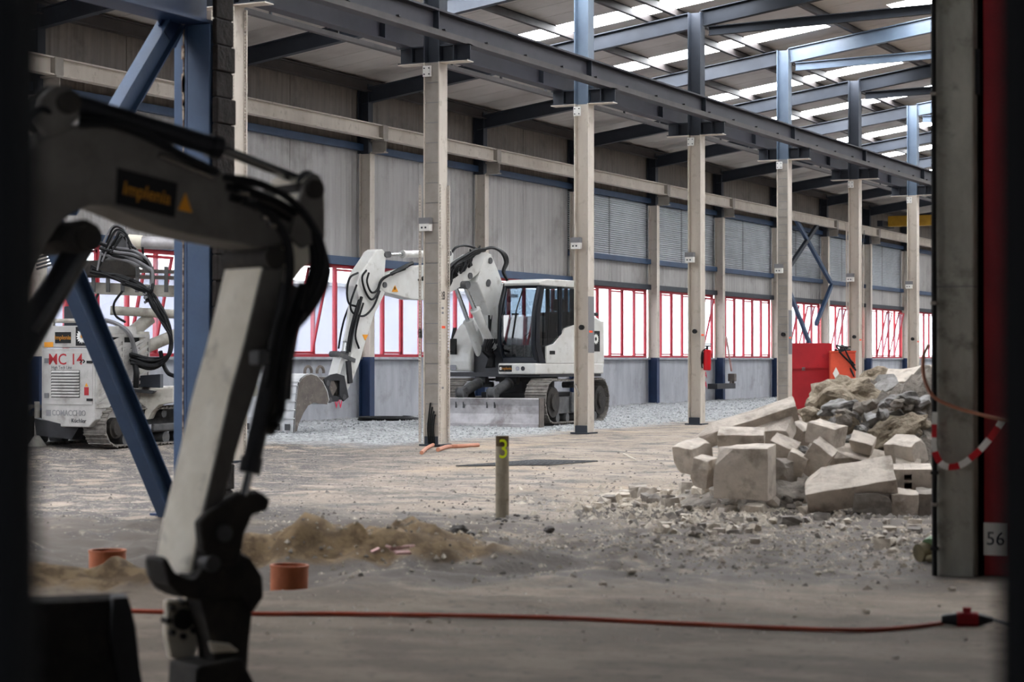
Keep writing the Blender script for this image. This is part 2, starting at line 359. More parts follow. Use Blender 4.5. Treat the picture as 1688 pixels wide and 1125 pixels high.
    bn = N.new('ShaderNodeBump'); bn.inputs['Distance'].default_value = .012; L.new(nz(16, 8, .7), bn.inputs['Height']); L.new(bn.outputs[0], P.inputs['Normal'])
    return m
me.materials.append(floormat())
def fz(p): return float(hfloor(p[0], p[1]))
def onfloor(px, py, dz=0):
    p = gr(px, py)
    for _ in range(3): p = gr(px, py, fz(p))
    p.z += dz; return p

# ---------------------------------------------------------------- window wall
KS = list(range(-6, 14))
def ky(k): return Y0 + BAY * k
SILL, WTOP = 1.5, 3.68
wl = empty('wall_left', (WALLX, 50, 0), kind='structure')
YA, YB = ky(-6), ky(14)
MB().box(WALLX - .18, WALLX + .02, YA, YB, -.2, SILL - .06).build('plinth', M_plinth, wl)
MB().box(WALLX - .2, WALLX + .14, YA, YB, SILL - .06, SILL).build('window_sill', M_plinth, wl)
MB().box(WALLX - .06, WALLX + .16, ky(4), YB, WTOP, WTOP + .16).build('lintel_rail', M_slate, wl)
MB().box(WALLX - .06, WALLX + .16, YA, ky(4), WTOP, WTOP + .2).build('lintel_rail', M_blue, wl)
MB().box(WALLX - .3, WALLX - .12, YA, YB, WTOP + .1, 8.4).build('outer_sheet', M_deck, wl)
MB().box(WALLX + .0, WALLX + .16, ky(4), YB, 4.5, 4.66).build('lower_rail', M_blue, wl)
MB().box(WALLX + .0, WALLX + .16, YA, YB, 6.46, 6.62).build('upper_rail', M_blue, wl)
MB().ibeam((WALLX + .3, YA, 8.0), (WALLX + .3, YB, 8.0), .2, .26, .02, .02).build('eave_beam', M_purlin, wl)
def panel_mesh(y0, y1, z0, z1):
    b = MB(); b.box(WALLX - .08, WALLX, y0 + .012, y1 - .012, z0, z1); return b
for k in KS:
    for h in (0, 1):
        y0 = ky(k) + 3 * h; y1 = y0 + 3
        if k >= 4: panel_mesh(y0, y1, WTOP + .14, 4.5).build('panel', M_panel, wl)
        if 4 <= k <= 9:
            b = MB(); z = 4.66; n = 28; dz = (6.46 - z) / n
            V = []; F_ = []
            for i in range(n):
                zz = z + i * dz; V += [(WALLX - .03, y0 + .03, zz), (WALLX - .03, y1 - .03, zz), (WALLX + .03, y0 + .03, zz + dz * .25), (WALLX + .03, y1 - .03, zz + dz * .25), (WALLX - .02, y0 + .03, zz + dz), (WALLX - .02, y1 - .03, zz + dz)]
                a = 6 * i; F_ += [(a, a + 1, a + 3, a + 2), (a + 2, a + 3, a + 5, a + 4)]
            b.add(V, F_).build('slatted_panel', M_slat, wl)
        else: panel_mesh(y0, y1, 4.66 if k >= 4 else WTOP + .18, 6.46).build('panel', M_panel, wl)
        panel_mesh(y0, y1, 6.62, 8.25).build('panel', M_panelup, wl)
# wall columns
for k in KS:
    y = ky(k)
    X1 = -24.3
    MB().ibeam((X1 - .15, y, SILL), (X1 - .15, y, 6.38), .22, .3, .02, .02, (0, 1, 0)).build('wall_column', M_cream, wl)
    MB().ibeam((X1 - .15, y, 0), (X1 - .15, y, SILL), .22, .3, .02, .02, (0, 1, 0)).build('column_foot', M_blued, wl)
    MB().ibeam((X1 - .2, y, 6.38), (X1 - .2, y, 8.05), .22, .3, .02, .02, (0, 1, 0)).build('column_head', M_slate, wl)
    c = MB(); c.box(X1, X1 + .38, y - .1, y + .1, 6.38, 6.41).box(X1, X1 + .38, y - .01, y + .01, 6.41, 6.68).box(X1, X1 + .38, y - .1, y + .1, 6.66, 6.70)
    c.build('corbel', M_corb, wl)
b = MB(); b.ibeam((-24.05, YA, 6.87), (-24.05, YB, 6.87), .2, .34, .025, .02)
cb = b.build('crane_rail_beam', M_cream, None, origin=(-24.05, 50, 6.8)); tag(cb, 'cream steel crane rail beam running along the window wall', 'beam')
b = MB()
for k in KS: b.box(-24.15, -23.93, ky(k) - .12, ky(k) + .12, 6.71, 7.03)
b.build('splice_plate', M_corb, cb)
# windows
pane_me = {}
for n_, k in enumerate(KS, 1):
    y = ky(k) + .16; y1 = ky(k + 1) - .16
    wn = empty('window_%d' % n_, (WALLX, y, SILL), kind='structure')
    b = MB(); X = WALLX + .02
    b.box(X - .05, X + .05, y, y1, SILL, SILL + .07).box(X - .05, X + .05, y, y1, WTOP - .08, WTOP).box(X - .05, X + .05, y, y + .06, SILL, WTOP).box(X - .05, X + .05, y1 - .06, y1, SILL, WTOP)
    b.build('frame', M_red, wn)
    st = (y1 - y) / 6
    for j in range(1, 6):
        MB().box(X - .045, X + .045, y + st * j - .032, y + st * j + .032, SILL + .07, WTOP - .08).build('mullion', M_red, wn)
    for j in range(6):
        a, c = y + st * j + .03, y + st * (j + 1) - .03
        opened = (k in (0, -1, 1) and j == 3) or (k == 5 and j == 4) or (k == 7 and j in (1, 3)) or (k == 9 and j in (2, 4)) or (k == 8 and j == 1)
        Mt = Matrix.Translation((X, 0, SILL + .08)) @ Matrix.Rotation(rad(13 if opened else 0), 4, 'Y')
        zt = WTOP - SILL - .18
        if opened or j % 2 == 1:
            f = MB(Mt); f.box(-.02, .03, a, c, 0, .05).box(-.02, .03, a, c, zt - .05, zt).box(-.02, .03, a, a + .05, 0, zt).box(-.02, .03, c - .05, c, 0, zt)
            sh = f.build('casement', M_red, wn)
            MB(Mt).box(-.004, .004, a + .05, c - .05, .05, zt - .05).build('pane', M_pane, sh)
        else: MB(Mt).box(-.004, .004, a, c, -.01, zt + .02).build('pane', M_pane, wn)
# outside
o = MB().box(-140, WALLX - .3, -60, 180, -.4, -.25).build('ground_outside', M_extg); tag(o, kind='structure')
ob = empty('building', (-62, 40, -.25), 'long pale shed seen hazily through the window band', 'building')
MB().box(-70, -60, -20, 62, -.25, 5.2).build('wall', M_extb, ob); MB().box(-70.5, -59.5, -20.5, 62.5, 5.2, 5.5).build('roof', M_extg, ob)
for i in range(12): MB().box(-60.05, -59.95, -16 + i * 6.5, -12.5 + i * 6.5, 1.5, 3).build('window', M_greyl, ob)
ob = empty('building', (-90, 110, -.25), 'second pale shed seen through the far windows', 'building')
MB().box(-95, -80, 76, 160, -.25, 7).build('wall', M_extb, ob); MB().box(-95.5, -79.5, 75.5, 160.5, 7, 7.3).build('roof', M_extg, ob)
b = MB()
for i in range(420):
    c = Vector((-45 + R.uniform(-1.2, 1.2), R.uniform(20, 72), R.uniform(-.2, 1.0))); s = R.uniform(.3, .7)
    b.add([c + Vector(q) * s * R.uniform(.7, 1.2) for q in ((1, 0, 0), (-1, 0, 0), (0, 1, 0), (0, -1, 0), (0, 0, 1), (0, 0, -1))], [(0, 2, 4), (2, 1, 4), (1, 3, 4), (3, 0, 4), (2, 0, 5), (1, 2, 5), (3, 1, 5), (0, 3, 5)])
tag(b.build('hedge', M_hedge), 'low green hedge outside the windows', 'hedge')

# ---------------------------------------------------------------- roof
SL = .14
def zr(x): return 8.15 + SL * (x - WALLX) if x < -5 else 8.15 + SL * (-5 - WALLX) - SL * (x + 5)
ce = empty('ceiling', (-16, 50, 8.5), kind='structure')
cuts = []
sk = sorted([(40.4 + 12 * i, 1) for i in range(-4, 7)] + [(45.8 + 12 * i, 1) for i in range(-4, 7)])
y = YA; seq = []
for s0, _ in sk:
    if s0 < y: continue
    n = max(1, round((s0 - y) / 1.0))
    for i in range(n): seq.append((y + (s0 - y) * i / n, y + (s0 - y) * (i + 1) / n, 0))
    wd_ = 2.2 if s0 < 14 else 1.0; seq.append((s0, s0 + wd_, 1)); y = s0 + wd_  # unseen near skylights widened to brighten the foreground arm
n = round((YB - y)); seq += [(y + (YB - y) * i / n, y + (YB - y) * (i + 1) / n, 0) for i in range(n)]
def rbox(x0, x1, y0, y1, t0=0, t1=.08):
    b = MB(); V = [(x, yy, zr(x) + t) for t in (t0, t1) for x, yy in ((x0, y0), (x1, y0), (x1, y1), (x0, y1))]
    return b.add(V, [(0, 3, 2, 1), (4, 5, 6, 7), (0, 1, 5, 4), (1, 2, 6, 5), (2, 3, 7, 6), (3, 0, 4, 7)])
for y0, y1, s in seq:
    g = .01; segs = [(-24.9, -5, 0), (-4.999, 15, 0)] if not s else [(-24.9, -20.2, 0), (-20.2, -14.7, 1), (-14.7, -13, 0), (-13, -7.4, 1), (-7.4, -5, 0), (-4.999, -2.6, 0), (-2.6, 3, 1), (3, 15, 0)]
    for x0, x1, q_ in segs:
        rbox(x0, x1, y0 + g, y1 - g).build('skylight' if q_ else 'roof_panel', M_skyl if q_ else M_roof, ce)
for x0, x1 in ((-25, -5), (-5 + .001, 15.2)):
    rbox(x0, x1, YA, YB, .1, .14).build('roof_deck', M_deck, ce)
for x in (-21.6, -19.05, -17.2, -16.55, -14.25, -11.8, -9.3, -6.8, -3, 0, 3.5):
    b = MB(); z = zr(x)
    b.box(x - .01, x + .01, YA, YB, z - .2, z - .005).box(x - .01, x + .09, YA, YB, z - .2, z - .185).box(x - .09, x + .01, YA, YB, z - .02, z - .005)
    b.build('purlin', M_purlin, ce)
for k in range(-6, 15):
    y = ky(k); m_ = M_slate_skylit if k in (-1, 1, 3, 5, 7, 9, 11) else M_raf_shaded  # alternate rafters right of the columns take the skylit copy, the rest the shaded one
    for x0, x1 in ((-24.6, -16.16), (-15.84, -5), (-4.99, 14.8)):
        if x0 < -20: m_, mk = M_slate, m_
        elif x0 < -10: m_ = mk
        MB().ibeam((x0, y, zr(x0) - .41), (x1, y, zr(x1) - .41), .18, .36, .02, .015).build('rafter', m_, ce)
    # tie strut and its knee plate beside the inner column row
    MB().ibeam((-15.7, y, zr(-15.7) - .72), (-9.5, y, zr(-15.7) - .60), .12, .2, .015, .012).build('tie_strut', m_, ce)
MB().box(-24.9, 14.9, YA - .2, YA, -.2, 11.2).build('gable_sheet', M_deck, ce)
o = MB().box(-25, 15, YB, YB + .2, -.2, 11.2).build('wall_back', M_panel); tag(o, kind='structure')
o = MB().box(14.8, 15, YA, YB, -.2, 9).build('wall_right', M_panel); tag(o, kind='structure')
# low roof over the entrance bay from which the picture is taken
wr = MB().box(-10.5, 14.8, -1.6, -1.4, -.1, 5.3).build('wall_dark_added', M_ceild); tag(wr, kind='structure')  # unseen dark wall added close behind the camera to dim the foreground
an = MB().box(-10.7, 14.8, YA, 14.0, 5.3, 5.45).build('ceiling_low', M_ceild); tag(an, kind='structure')
MB().box(-10.72, 14.8, 13.9, 14.1, 5.45, 10.5).build('upper_sheet', M_ceild, an)

# ---------------------------------------------------------------- inner columns
LBL = {-1: 'cream steel column with perforated edges beside the blue braced column', 0: 'cream column with block infill and number 28, left of the white excavator cab',
       1: 'cream steel column standing in front of the excavator engine end', 2: 'cream steel column carrying the red fire extinguisher',
       3: 'block-filled cream column just left of the red container', 4: 'cream steel column rising behind the orange box with cables',
       5: 'farthest cream steel column seen beside the concrete pillar', 6: 'cream steel column hidden behind the concrete pillar'}
IT, IB = .02, .015
for k in range(-1, 8):
    y = ky(k); X = COLX; T = empty('steel_column', (X, y, 0), LBL.get(k, 'cream steel column beyond the concrete pillar, far down the row'), 'column', 'inner crane columns')
    MB().ibeam((X, y, .0), (X, y, 6.4), .28, .30, .022, .014, (0, 1, 0)).build('shaft', M_cream, T)
    up = M_slate_skylit if k in (1, 3, 5) else M_slate  # alternate column heads lighter, skylight put into the colour
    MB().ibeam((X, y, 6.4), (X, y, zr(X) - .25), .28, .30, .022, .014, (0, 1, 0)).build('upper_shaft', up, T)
    MB().box(X - .2, X + .2, y - .2, y + .2, 0, .03).build('base_plate', M_slate, T)
    MB().box(X - .13, X + .13, y - .143, y + .143, .03, .16).build('base_collar', M_slate, T)
    for s in (-1, 1):
        c = MB(); a, e = sorted((X + s * .15, X + s * .66))
        c.box(a, e, y - .11, y + .11, 6.4, 6.42).box(a, e, y - .01, y + .01, 6.42, 6.66).box(a, e, y - .11, y + .11, 6.66, 6.68)
        c.box(X + s * .4 - .01, X + s * .4 + .01, y - .11, y + .11, 6.42, 6.66)
        br = c.build('corbel', M_slate, T)
        MB().box(a, e, y - .112, y + .112, 6.385, 6.4).build('corbel_edge', M_cream, br)
    pl_ = MB().box(X - .15, X + .0, y - .165, y - .14, 6.16, 6.34).build('bolt_plate', M_whitel, T)
    for bx, bz in ((-.12, 6.2), (-.03, 6.2), (-.12, 6.3), (-.03, 6.3)): MB().tube([(X + bx, y - .165, bz), (X + bx, y - .18, bz)], .012, 6).build('bolt', M_slate, pl_)
    # junction box
    jb = MB().box(X - .17, X + .02, y - .25, y - .14, 3.58, 3.70).build('junction_box', M_whitel, T)
    MB().box(X - .175, X + .025, y - .26, y - .14, 3.70, 3.80).build('box_lid', M_greyp, jb)
    for sx_ in (-.12, -.05): MB().box(X + sx_ - .015, X + sx_ + .015, y - .256, y - .25, 3.62, 3.65).build('socket', M_slate, jb)
    if k: MB().tube([(X + .02, y - .13, 2.06), (X + .02, y - .19, 2.06)], .05, 12).build('black_knob', M_black, T)
    if k >= 0:
        MB().box(X + .15, X + .156, y - .1, y + .06, 1.96, 2.0).build('orange_mark', M_sprayo, T)
    if k in (1, 3): MB().box(X + .15, X + .154, y - .14, y + .14, 1.57, 2.66).build('grey_patch', M_greyp, T)
    if k in (0, 3):
        hb = .335 if k == 0 else .19
        z = .03
        while z + hb < 6.4:
            MB().box(X - .128, X + .128, y - .125 + R.uniform(-.004, .004), y - .01, z + .006, z + hb - .006).build('block', M_corb, T); z += hb
        MB().box(X - .12, X + .12, y - .115, y - .01, .03, 6.4).build('mortar', M_greyp, T)
    if k in (-1, 0, 4):
        for (ox, oy, z1) in (((-.21, -.14, 4.33), (.175, -.14, 4.33), (.175, .15, 4.33)) if k == 0 else ((-.175, -.15, 6.35), (.175, -.15, 6.35), (.175, .15, 6.35)) if k == -1 else ((-.19, -.15, 5.2), (.18, .15, 4.6))):
            b = MB(); z = .08
            b.box(X + ox - .012, X + ox - .008, y + oy - .02, y + oy + .02, .05, z1) if ox < 0 and k != 0 else None
            b.box(X + ox - .02, X + ox - .012, y + oy - .02, y + oy + .004, .05, z1); b.box(X + ox + .012, X + ox + .02, y + oy - .02, y + oy + .004, .05, z1)
            while z < z1: b.box(X + ox - .014, X + ox + .014, y + oy - .02, y + oy + .004, z, z + .022); z += .05
            b.build('perforated_rail', M_cream, T)
    if k == 0:
        text('28', .2, frame((X + .153, y - .02, 2.50), (0, 1, 0), (0, 0, 1)), M_black, T, 'number', sx=.75)
        for zz in (2.2, .95, 2.28): MB().box(X + .15, X + .16, y - .1, y + .0, zz, zz + .035).build('clip', M_greyp, T)
        MB().box(X - .235, X - .19, y - .16, y - .1, 1.8, 1.95).build('clip', M_corb, T)
    if k == 1:
        MB().tube(smoothpts([(X - .1, y - .15, .95), (X - .1, y - .22, .95), (X - .02, y - .22, .8), (X - .02, y - .22, .72)], 4), .02, 6).build('bent_bracket', M_corb, T)
    if k == 2: EXTC = (X, y)

# crane runway beams along the row
for X, lab, dz in ((COLX + .5, 'dark steel crane runway beam passing in front of the cream columns', 0), (COLX - .5, 'dark steel crane runway beam passing behind the cream columns', 0)):
    b = MB(); b.ibeam((X, ky(-3), 6.89), (X, ky(9), 6.89), .24, .42, .025, .018)
    T = b.build('runway_beam', M_beam, None, origin=(X, 50, 6.68)); tag(T, lab, 'beam')
    MB().box(X - .03, X + .03, ky(-3), ky(9), 7.10, 7.14).build('rail', M_purlin, T)
    for k in range(-1, 9):
        MB().box(X - .11, X + .11, ky(k) - 1.0, ky(k) - .98, 6.7, 7.08).build('stiffener', M_slate, T)
    if X > COLX:
        MB().box(X + .12, X + .16, ky(-3), ky(9), 6.66, 6.76).build('conductor_bar', M_purlin, T)
        for i in range(int((ky(9) - ky(-3)) / 1.5)):
            yy = ky(-3) + 1.5 * i + .6; MB().box(X + .13, X + .19, yy - .03, yy + .03, 6.76, 6.785).build('clip', M_dark, T)
# hanging conductor rail in the aisle
pz = atx(777, 121, -17.3); zc = pz.z
b = MB(); b.box(-17.35, -17.25, ky(-2), ky(8), zc - .04, zc + .04)
T = b.build('conductor_rail', M_purlin, None, origin=(-17.3, 50, zc)); tag(T, 'thin dark conductor rail hanging in the aisle below the runway beams', 'rail')
for i in range(30):
    yy = ky(-2) + 2 * i + 1; MB().box(-17.32, -17.28, yy - .02, yy + .02, zc + .04, zc + .14).box(-17.38, -17.22, yy - .02, yy + .02, zc + .12, zc + .14).build('hanger', M_dark, T)

# yellow crane girder
y = 84.5; T = empty('crane_girder', (-20, y, 7.15), 'yellow overhead crane girder at the far end of the aisle', 'crane')
MB().box(-23.9, -16.6, y - .2, y + .2, 7.2, 7.65).build('girder', M_yellow, T, bevel=.02)
for x in (-24.05, -16.5): MB().box(x - .12, x + .12, y - .9, y + .9, 7.17, 7.42).build('end_carriage', M_slate, T)

# far cross bracing on the window wall
T = empty('cross_brace', (-24.0, 75, 1.5), 'blue steel cross bracing on the far stretch of the window wall', 'brace')
XB = -24.12
for (a, c) in (((1312, 362), (1369, 465)), ((1347, 372), (1298, 445)), ((1299, 475), (1335, 568)), ((1371, 470), (1345, 535))):
    MB().beam(atx(*a, XB), atx(*c, XB), .12, .16, (1, 0, 0)).build('brace_bar', M_blue if a[0] < 1345 or a[1] > 400 else M_slate, T)

# ---------------------------------------------------------------- blue braced column and dark masonry pier (left)
XP = -10.87
p1 = atx(300, 700, XP); yb = p1.y
T = empty('blue_column', (XP, yb, 0), 'blue steel column with diagonal braces at left of the hall', 'column')
xL = aty(286, 600, yb).x; xR = aty(345, 600, yb).x; xW = aty(302, 600, yb).x
b = MB(); b.box(xL, xR, yb, yb + .22, 0, 4.51); b.build('shaft', M_blue, T, bevel=.008)
MB().box(xW - .006, xW + .006, yb - .006, yb + .002, .3, 4.5).build('weld_rust', M_rust, T)
MB().box(xL + .14, xL + .15, yb - .004, yb + .002, 0.1, 4.6).build('seam', M_blued, T)
for i in range(14):
    z = 2.2 + R.random() * 2.5; MB().box(xW - .012 + R.uniform(-.006, .006), xW + .010, yb - .009, yb + .002, z, z + R.uniform(.04, .22)).build('rust_flake', M_rust, T)
MB().box(XP - .25, XP + .25, yb - .15, yb + .3, 0, .03).build('base_plate', M_blued, T)
for (a, c) in (((288, 30), (196, 188)), ((281, 845), (116, 450))):
    A = atx(*a, xL + .1); C2 = atx(*c, xL + .1); D = C2 + (C2 - A) * .9
    b = MB(); b.ibeam(A, D, .14, .2, .014, .012, (1, 0, 0)); b.build('brace', M_blue, T)
MB().beam(atx(290, 30, xL + .1), atx(275, 60, xL + .1), .02, .3, (1, 0, 0)).build('gusset', M_blued, T)
b = MB(); b.ibeam(((xL + xR) / 2, 2.0, 4.73), ((xL + xR) / 2, yb + .22, 4.73), .34, .42, .03, .02)
tag(b.build('blue_beam', M_blued), 'dark blue steel beam running overhead onto the braced blue column', 'beam')
pp = empty('masonry_pier', (XP + .25, yb + .2, 0), 'dark rough-edged masonry pier right beside the blue column', 'pier')
xa_ = xR + .012; xb_ = aty(357, 600, yb + .02).x
z = 0
while z < 5.6:
    hb = .24; e = R.uniform(-.012, .012)
    MB().box(xa_, xb_ + e, yb + .02, yb + .30 + e, z + .005, z + hb - .005).build('block', M_masonry, pp, bevel=.01)
    z += hb
MB().box(xa_ + .01, xb_ - .02, yb + .03, yb + .28, 0, 5.6).build('mortar', M_black, pp)

# ---------------------------------------------------------------- near gate posts
for (pxe, sgn, lab) in ((46, -1, 'black out-of-focus gate post filling the left edge'), (1664, 1, 'black out-of-focus gate post filling the right edge')):
    e = atZ(pxe, 600, 1.75); c = e + rv * sgn * .09
    M = frame(Vector((c.x, c.y, 0)), rv, fv)
    T = empty('gate_post', (c.x, c.y, 0), lab, 'gate post')
    MB(M).box(-.09, .09, -.05, .05, 0, 2.6).build('post', M_gate, T, bevel=.006)
    MB(M).box(-.13, .13, -.1, .1, 0, .012).build('foot_plate', M_gate, T)
    for z in (.5, 2.2): MB(M).tube([(-sgn * .0, .05, z - .06), (-sgn * .0, .05, z + .06)], .02, 10).build('hinge', M_gate, T)

# ---------------------------------------------------------------- right foreground: concrete pillar, pipe, red post, tape, hose
pc = gr(1543, 950); YP = pc.y; XPL = pc.x
T = empty('concrete_pillar', (XPL + .12, YP + .15, 0), 'tall grey concrete pillar at right of the rubble pile', 'pillar')
xr = aty(1606, 950, YP).x
MB().box(XPL, xr, YP, YP + .34, -.05, 5.3).build('shaft', M_pillar, T, bevel=.012)
for z in (1.92,): MB().box(XPL - .002, xr + .002, YP - .003, YP + .3, z, z + .008).build('joint', M_greyp, T)
T = empty('drain_pipe', (XPL - .04, YP - .05, 0), 'slim black pipe clamped along the concrete pillar edge', 'pipe')
pipx = aty(1540, 600, YP - .04).x
MB().tube([(pipx, YP - .04, .0), (pipx, YP - .04, 5.2)], .018, 12).build('tube', M_black, T, smooth=True)
for py in (155, 500, 780, 832, 905):
    p = aty(1541, py, YP - .04); MB().box(p.x - .024, XPL + .02, YP - .062, YP - .0, p.z - .011, p.z + .011).build('clamp', M_corb if py in (155, 500, 832) else M_black, T)
# red post with number plate
x0 = aty(1624, 900, YP + .1).x; x1 = aty(1668, 900, YP + .1).x
T = empty('red_post', (x0 + .1, YP + .2, 0), 'red painted post with white plate reading 56', 'post')
MB().box(x0, x1, YP + .08, YP + .3, 0, 5.2).build('panel', M_redp, T)
c0 = aty(1622, 862, YP + .07); c1 = aty(1659, 917, YP + .07)
MB().box(c0.x, c1.x, YP + .06, YP + .078, c1.z, c0.z).build('number_plate', M_whitel, T)
text('56', .125, frame(((c0.x + c1.x) / 2 + .002, YP + .057, (c0.z + c1.z) / 2), (1, 0, 0), (0, 0, 1)), M_slate, T, 'number', sx=.95)
T = empty('dark_side_strip', (xr + .03, YP + .1, 0), 'near-black strip standing in for the dark right side of the concrete pillar', 'rail')  # pillar's dark right side, its shade put in as a near-black strip
xa = aty(1607, 900, YP + .2).x
MB().box(xa, x0 - .005, YP + .12, YP + .3, 0, 5.2).box(xa + .01, xa + .03, YP + .08, YP + .12, 0, 5.2).build('side_strip', M_gate, T)
MB().box(xa + .02, x0 - .02, YP + .05, YP + .12, 3.2, 3.5).build('bracket', M_dark, T)
# tape
def ribbon(path, wd, yv):
    b = MB(); P = [Vector(p) for p in path]; out = []
    return P
tp = [(1541, 680), (1540, 710), (1541, 745), (1556, 768), (1580, 768), (1606, 750), (1630, 725), (1652, 694)]
P3 = smoothpts([aty(x, y_, YP - .09) + Vector((0, (.0 if i < 3 else -.02 * math.sin(i)), 0)) for i, (x, y_) in enumerate(tp)], 6)
T = empty('barrier_tape', tuple(P3[0]), 'red and white barrier tape sagging from the concrete pillar', 'tape')
wds = [.03] * 12 + [.045] * 30
for i in range(len(P3) - 1):
    a, c = P3[i], P3[i + 1]; t = (c - a).normalized(); nrm = Vector((t.z, 0, -t.x)) * (.016 if i < 12 else .022)
    MB().prism([a - nrm, a + nrm, c + nrm, c - nrm], (0, .003, 0)).build('tape_stripe', M_ext if (i // 4) % 2 == 1 else M_whitel, T)
hp = smoothpts([aty(x, y_, YP - .12) for x, y_ in ((1531, 568), (1522, 590), (1524, 625), (1540, 655), (1575, 672), (1610, 682), (1650, 692), (1690, 700))], 6)
tag(MB().tube(hp, .012, 8).build('orange_hose', M_hoseo, smooth=True), 'orange hose looped in front of the concrete pillar', 'hose')
# fitting
p = onfloor(1527, 930); T = empty('pipe_fitting', tuple(p), 'green and olive pipe fitting lying at the pillar foot', 'fitting')
MB().tube([p + rv * -.055 + Vector((0, 0, .075)), p + rv * .05 + Vector((0, 0, .085)) + fv * .05], .065, 12, .075).build('collar', M_olive, T, smooth=True)
MB().tube([p + rv * .03 + Vector((0, 0, .1)), p + rv * .08 + Vector((0, 0, .12)) + fv * .06], .08, 12).build('green_band', M_green, T, smooth=True)
MB().tube([p + Vector((0, 0, .04)) - fv * .06, p + Vector((0, 0, .05)) + rv * .03 - fv * .1], .025, 8).build('spout', M_olive, T, smooth=True)

# ---------------------------------------------------------------- ground things
# numbered post
p = onfloor(828, 853); T = empty('marker_post', tuple(p), 'short round post with a yellow sprayed 3', 'post')
MB().tube([p + Vector((0, 0, -.1)), p + Vector((0, 0, .65))], .062, 20).build('shaft', M_postm, T, smooth=True)
MB().tube([p + Vector((0, 0, .65)), p + Vector((0, 0, .745))], .0605, 20).build('rusty_top', M_postd, T, smooth=True)
text('3', .25, frame(p + Vector((0, 0, .62)) - fv * .064 + rv * .01, rv, (0, 0, 1)), M_neon, T, 'number', ext=.004, sx=.8)
b = MB()
for i in range(60):
    a = R.uniform(-.8, .8); z = R.uniform(.06, .3); b.tube([p + rv * (.063 * math.sin(a)) * .99 - fv * (.062 * math.cos(a)) + Vector((0, 0, z)), p + rv * (.066 * math.sin(a)) - fv * (.066 * math.cos(a)) + Vector((0, 0, z + R.uniform(.01, .04)))], R.uniform(.004, .01), 5)
# clay pipes
def clay(px, py, r, h, lean, lab):
    p = gr(px, py); p.z = fz(p) - .05; T = empty('clay_pipe', tuple(p), lab, 'pipe')
    ax = (Vector((0, 0, 1)) + rv * lean).normalized(); b = MB(); n = 28; V = []
    a = ax.cross(fv).normalized(); c = a.cross(ax)
    for rr, hh in ((r, 0), (r, h), (r - .012, h), (r - .012, .02)):
        V += [p + a * rr * math.cos(2 * math.pi * i / n) + c * rr * math.sin(2 * math.pi * i / n) + ax * hh for i in range(n)]
    b.add(V, [(j * n + i, j * n + (i + 1) % n, (j + 1) * n + (i + 1) % n, (j + 1) * n + i) for j in range(3) for i in range(n)]).build('tube', M_pipeo, T, smooth=True)
    b = MB(); V = []
    for rr, hh in ((r + .004, h - .012), (r + .004, h + .003), (r - .014, h + .003)):
        V += [p + a * rr * math.cos(2 * math.pi * i / n) + c * rr * math.sin(2 * math.pi * i / n) + ax * hh for i in range(n)]
    b.add(V, [(j * n + i, j * n + (i + 1) % n, (j + 1) * n + (i + 1) % n, (j + 1) * n + i) for j in range(2) for i in range(n)]).build('rim', M_pipeo, T, smooth=True)
clay(177, 945, .122, .25, 0, 'orange clay pipe stub behind the left soil heap')
clay(476, 958, .123, .25, .02, 'orange clay pipe stub in front of the right soil heap')
# cable
pts = smoothpts([onfloor(x, y_, .012) for x, y_ in ((200, 1011), (330, 1014), (430, 1016), (560, 1016), (700, 1018), (900, 1022), (1100, 1031), (1300, 1040), (1420, 1043), (1490, 1039), (1556, 1031))], 8)
tag(MB().tube(pts, .012, 8).build('power_cable', M_cable, smooth=True), 'orange power cable lying across the dark foreground slab', 'cable')
a = onfloor(1552, 1032, .035); c = onfloor(1636, 1033, .035); T = empty('cable_connector', tuple((a + c) / 2), 'dark red plug connector joining the orange cable', 'connector')
d = c - a
MB().tube([a, a + d * .08, a + d * .3], .022, 12, .034).build('plug', M_dark, T, smooth=True)
MB().tube([a + d * .3, a + d * .72], .042, 12).build('collar', M_redp, T, smooth=True)
MB().tube([a + d * .72, c], .036, 12, .016).build('socket', M_dark, T, smooth=True)
MB().box(-.02, .02, -.01, .01, 0, .03, Matrix.Translation(a + d * .5 + Vector((0, 0, .035)))).build('latch', M_redp, T)
tag(MB().tube([c, onfloor(1660, 1036, .02), onfloor(1700, 1040, .02)], .01, 8).build('power_cable', M_dark), 'short black cable end leaving the red connector', 'cable')
# flat reinforcing mat
a, c, d, e = (onfloor(x, y_, .02) for x, y_ in ((752, 771), (905, 769), (985, 763), (880, 761)))
T = empty('steel_mat', tuple(a), 'flat dark steel mat lying on the dusty floor behind the post', 'mat')
for i in range(9): 
    t = i / 8; MB().tube([a.lerp(e, t), c.lerp(d, t)], .01, 5).build('rod', M_dark, T)
for i in range(14):
    t = i / 13; MB().tube([a.lerp(c, t), e.lerp(d, t)], .008, 5).build('rod', M_dark, T)
tag(MB().tube(smoothpts([onfloor(x, y_, .03) for x, y_ in ((695, 750), (704, 742), (715, 736), (720, 733))], 4), .03, 8).build('orange_hose', M_hoseo, smooth=True), 'short orange hose end at the foot of the numbered column', 'hose')
tag(MB().tube(smoothpts([onfloor(x, y_, .03) for x, y_ in ((722, 745), (738, 740), (760, 739), (788, 737))], 4), .035, 8).build('orange_hose', M_hoseo, smooth=True), 'orange hose lying right of the numbered column', 'hose')
tag(MB().tube(smoothpts([onfloor(x, y_, .03) for x, y_ in ((1028, 752), (1040, 758), (1048, 762))], 3), .012, 6).build('stick', M_pebl), 'short pale stick on the dusty floor', 'stick')
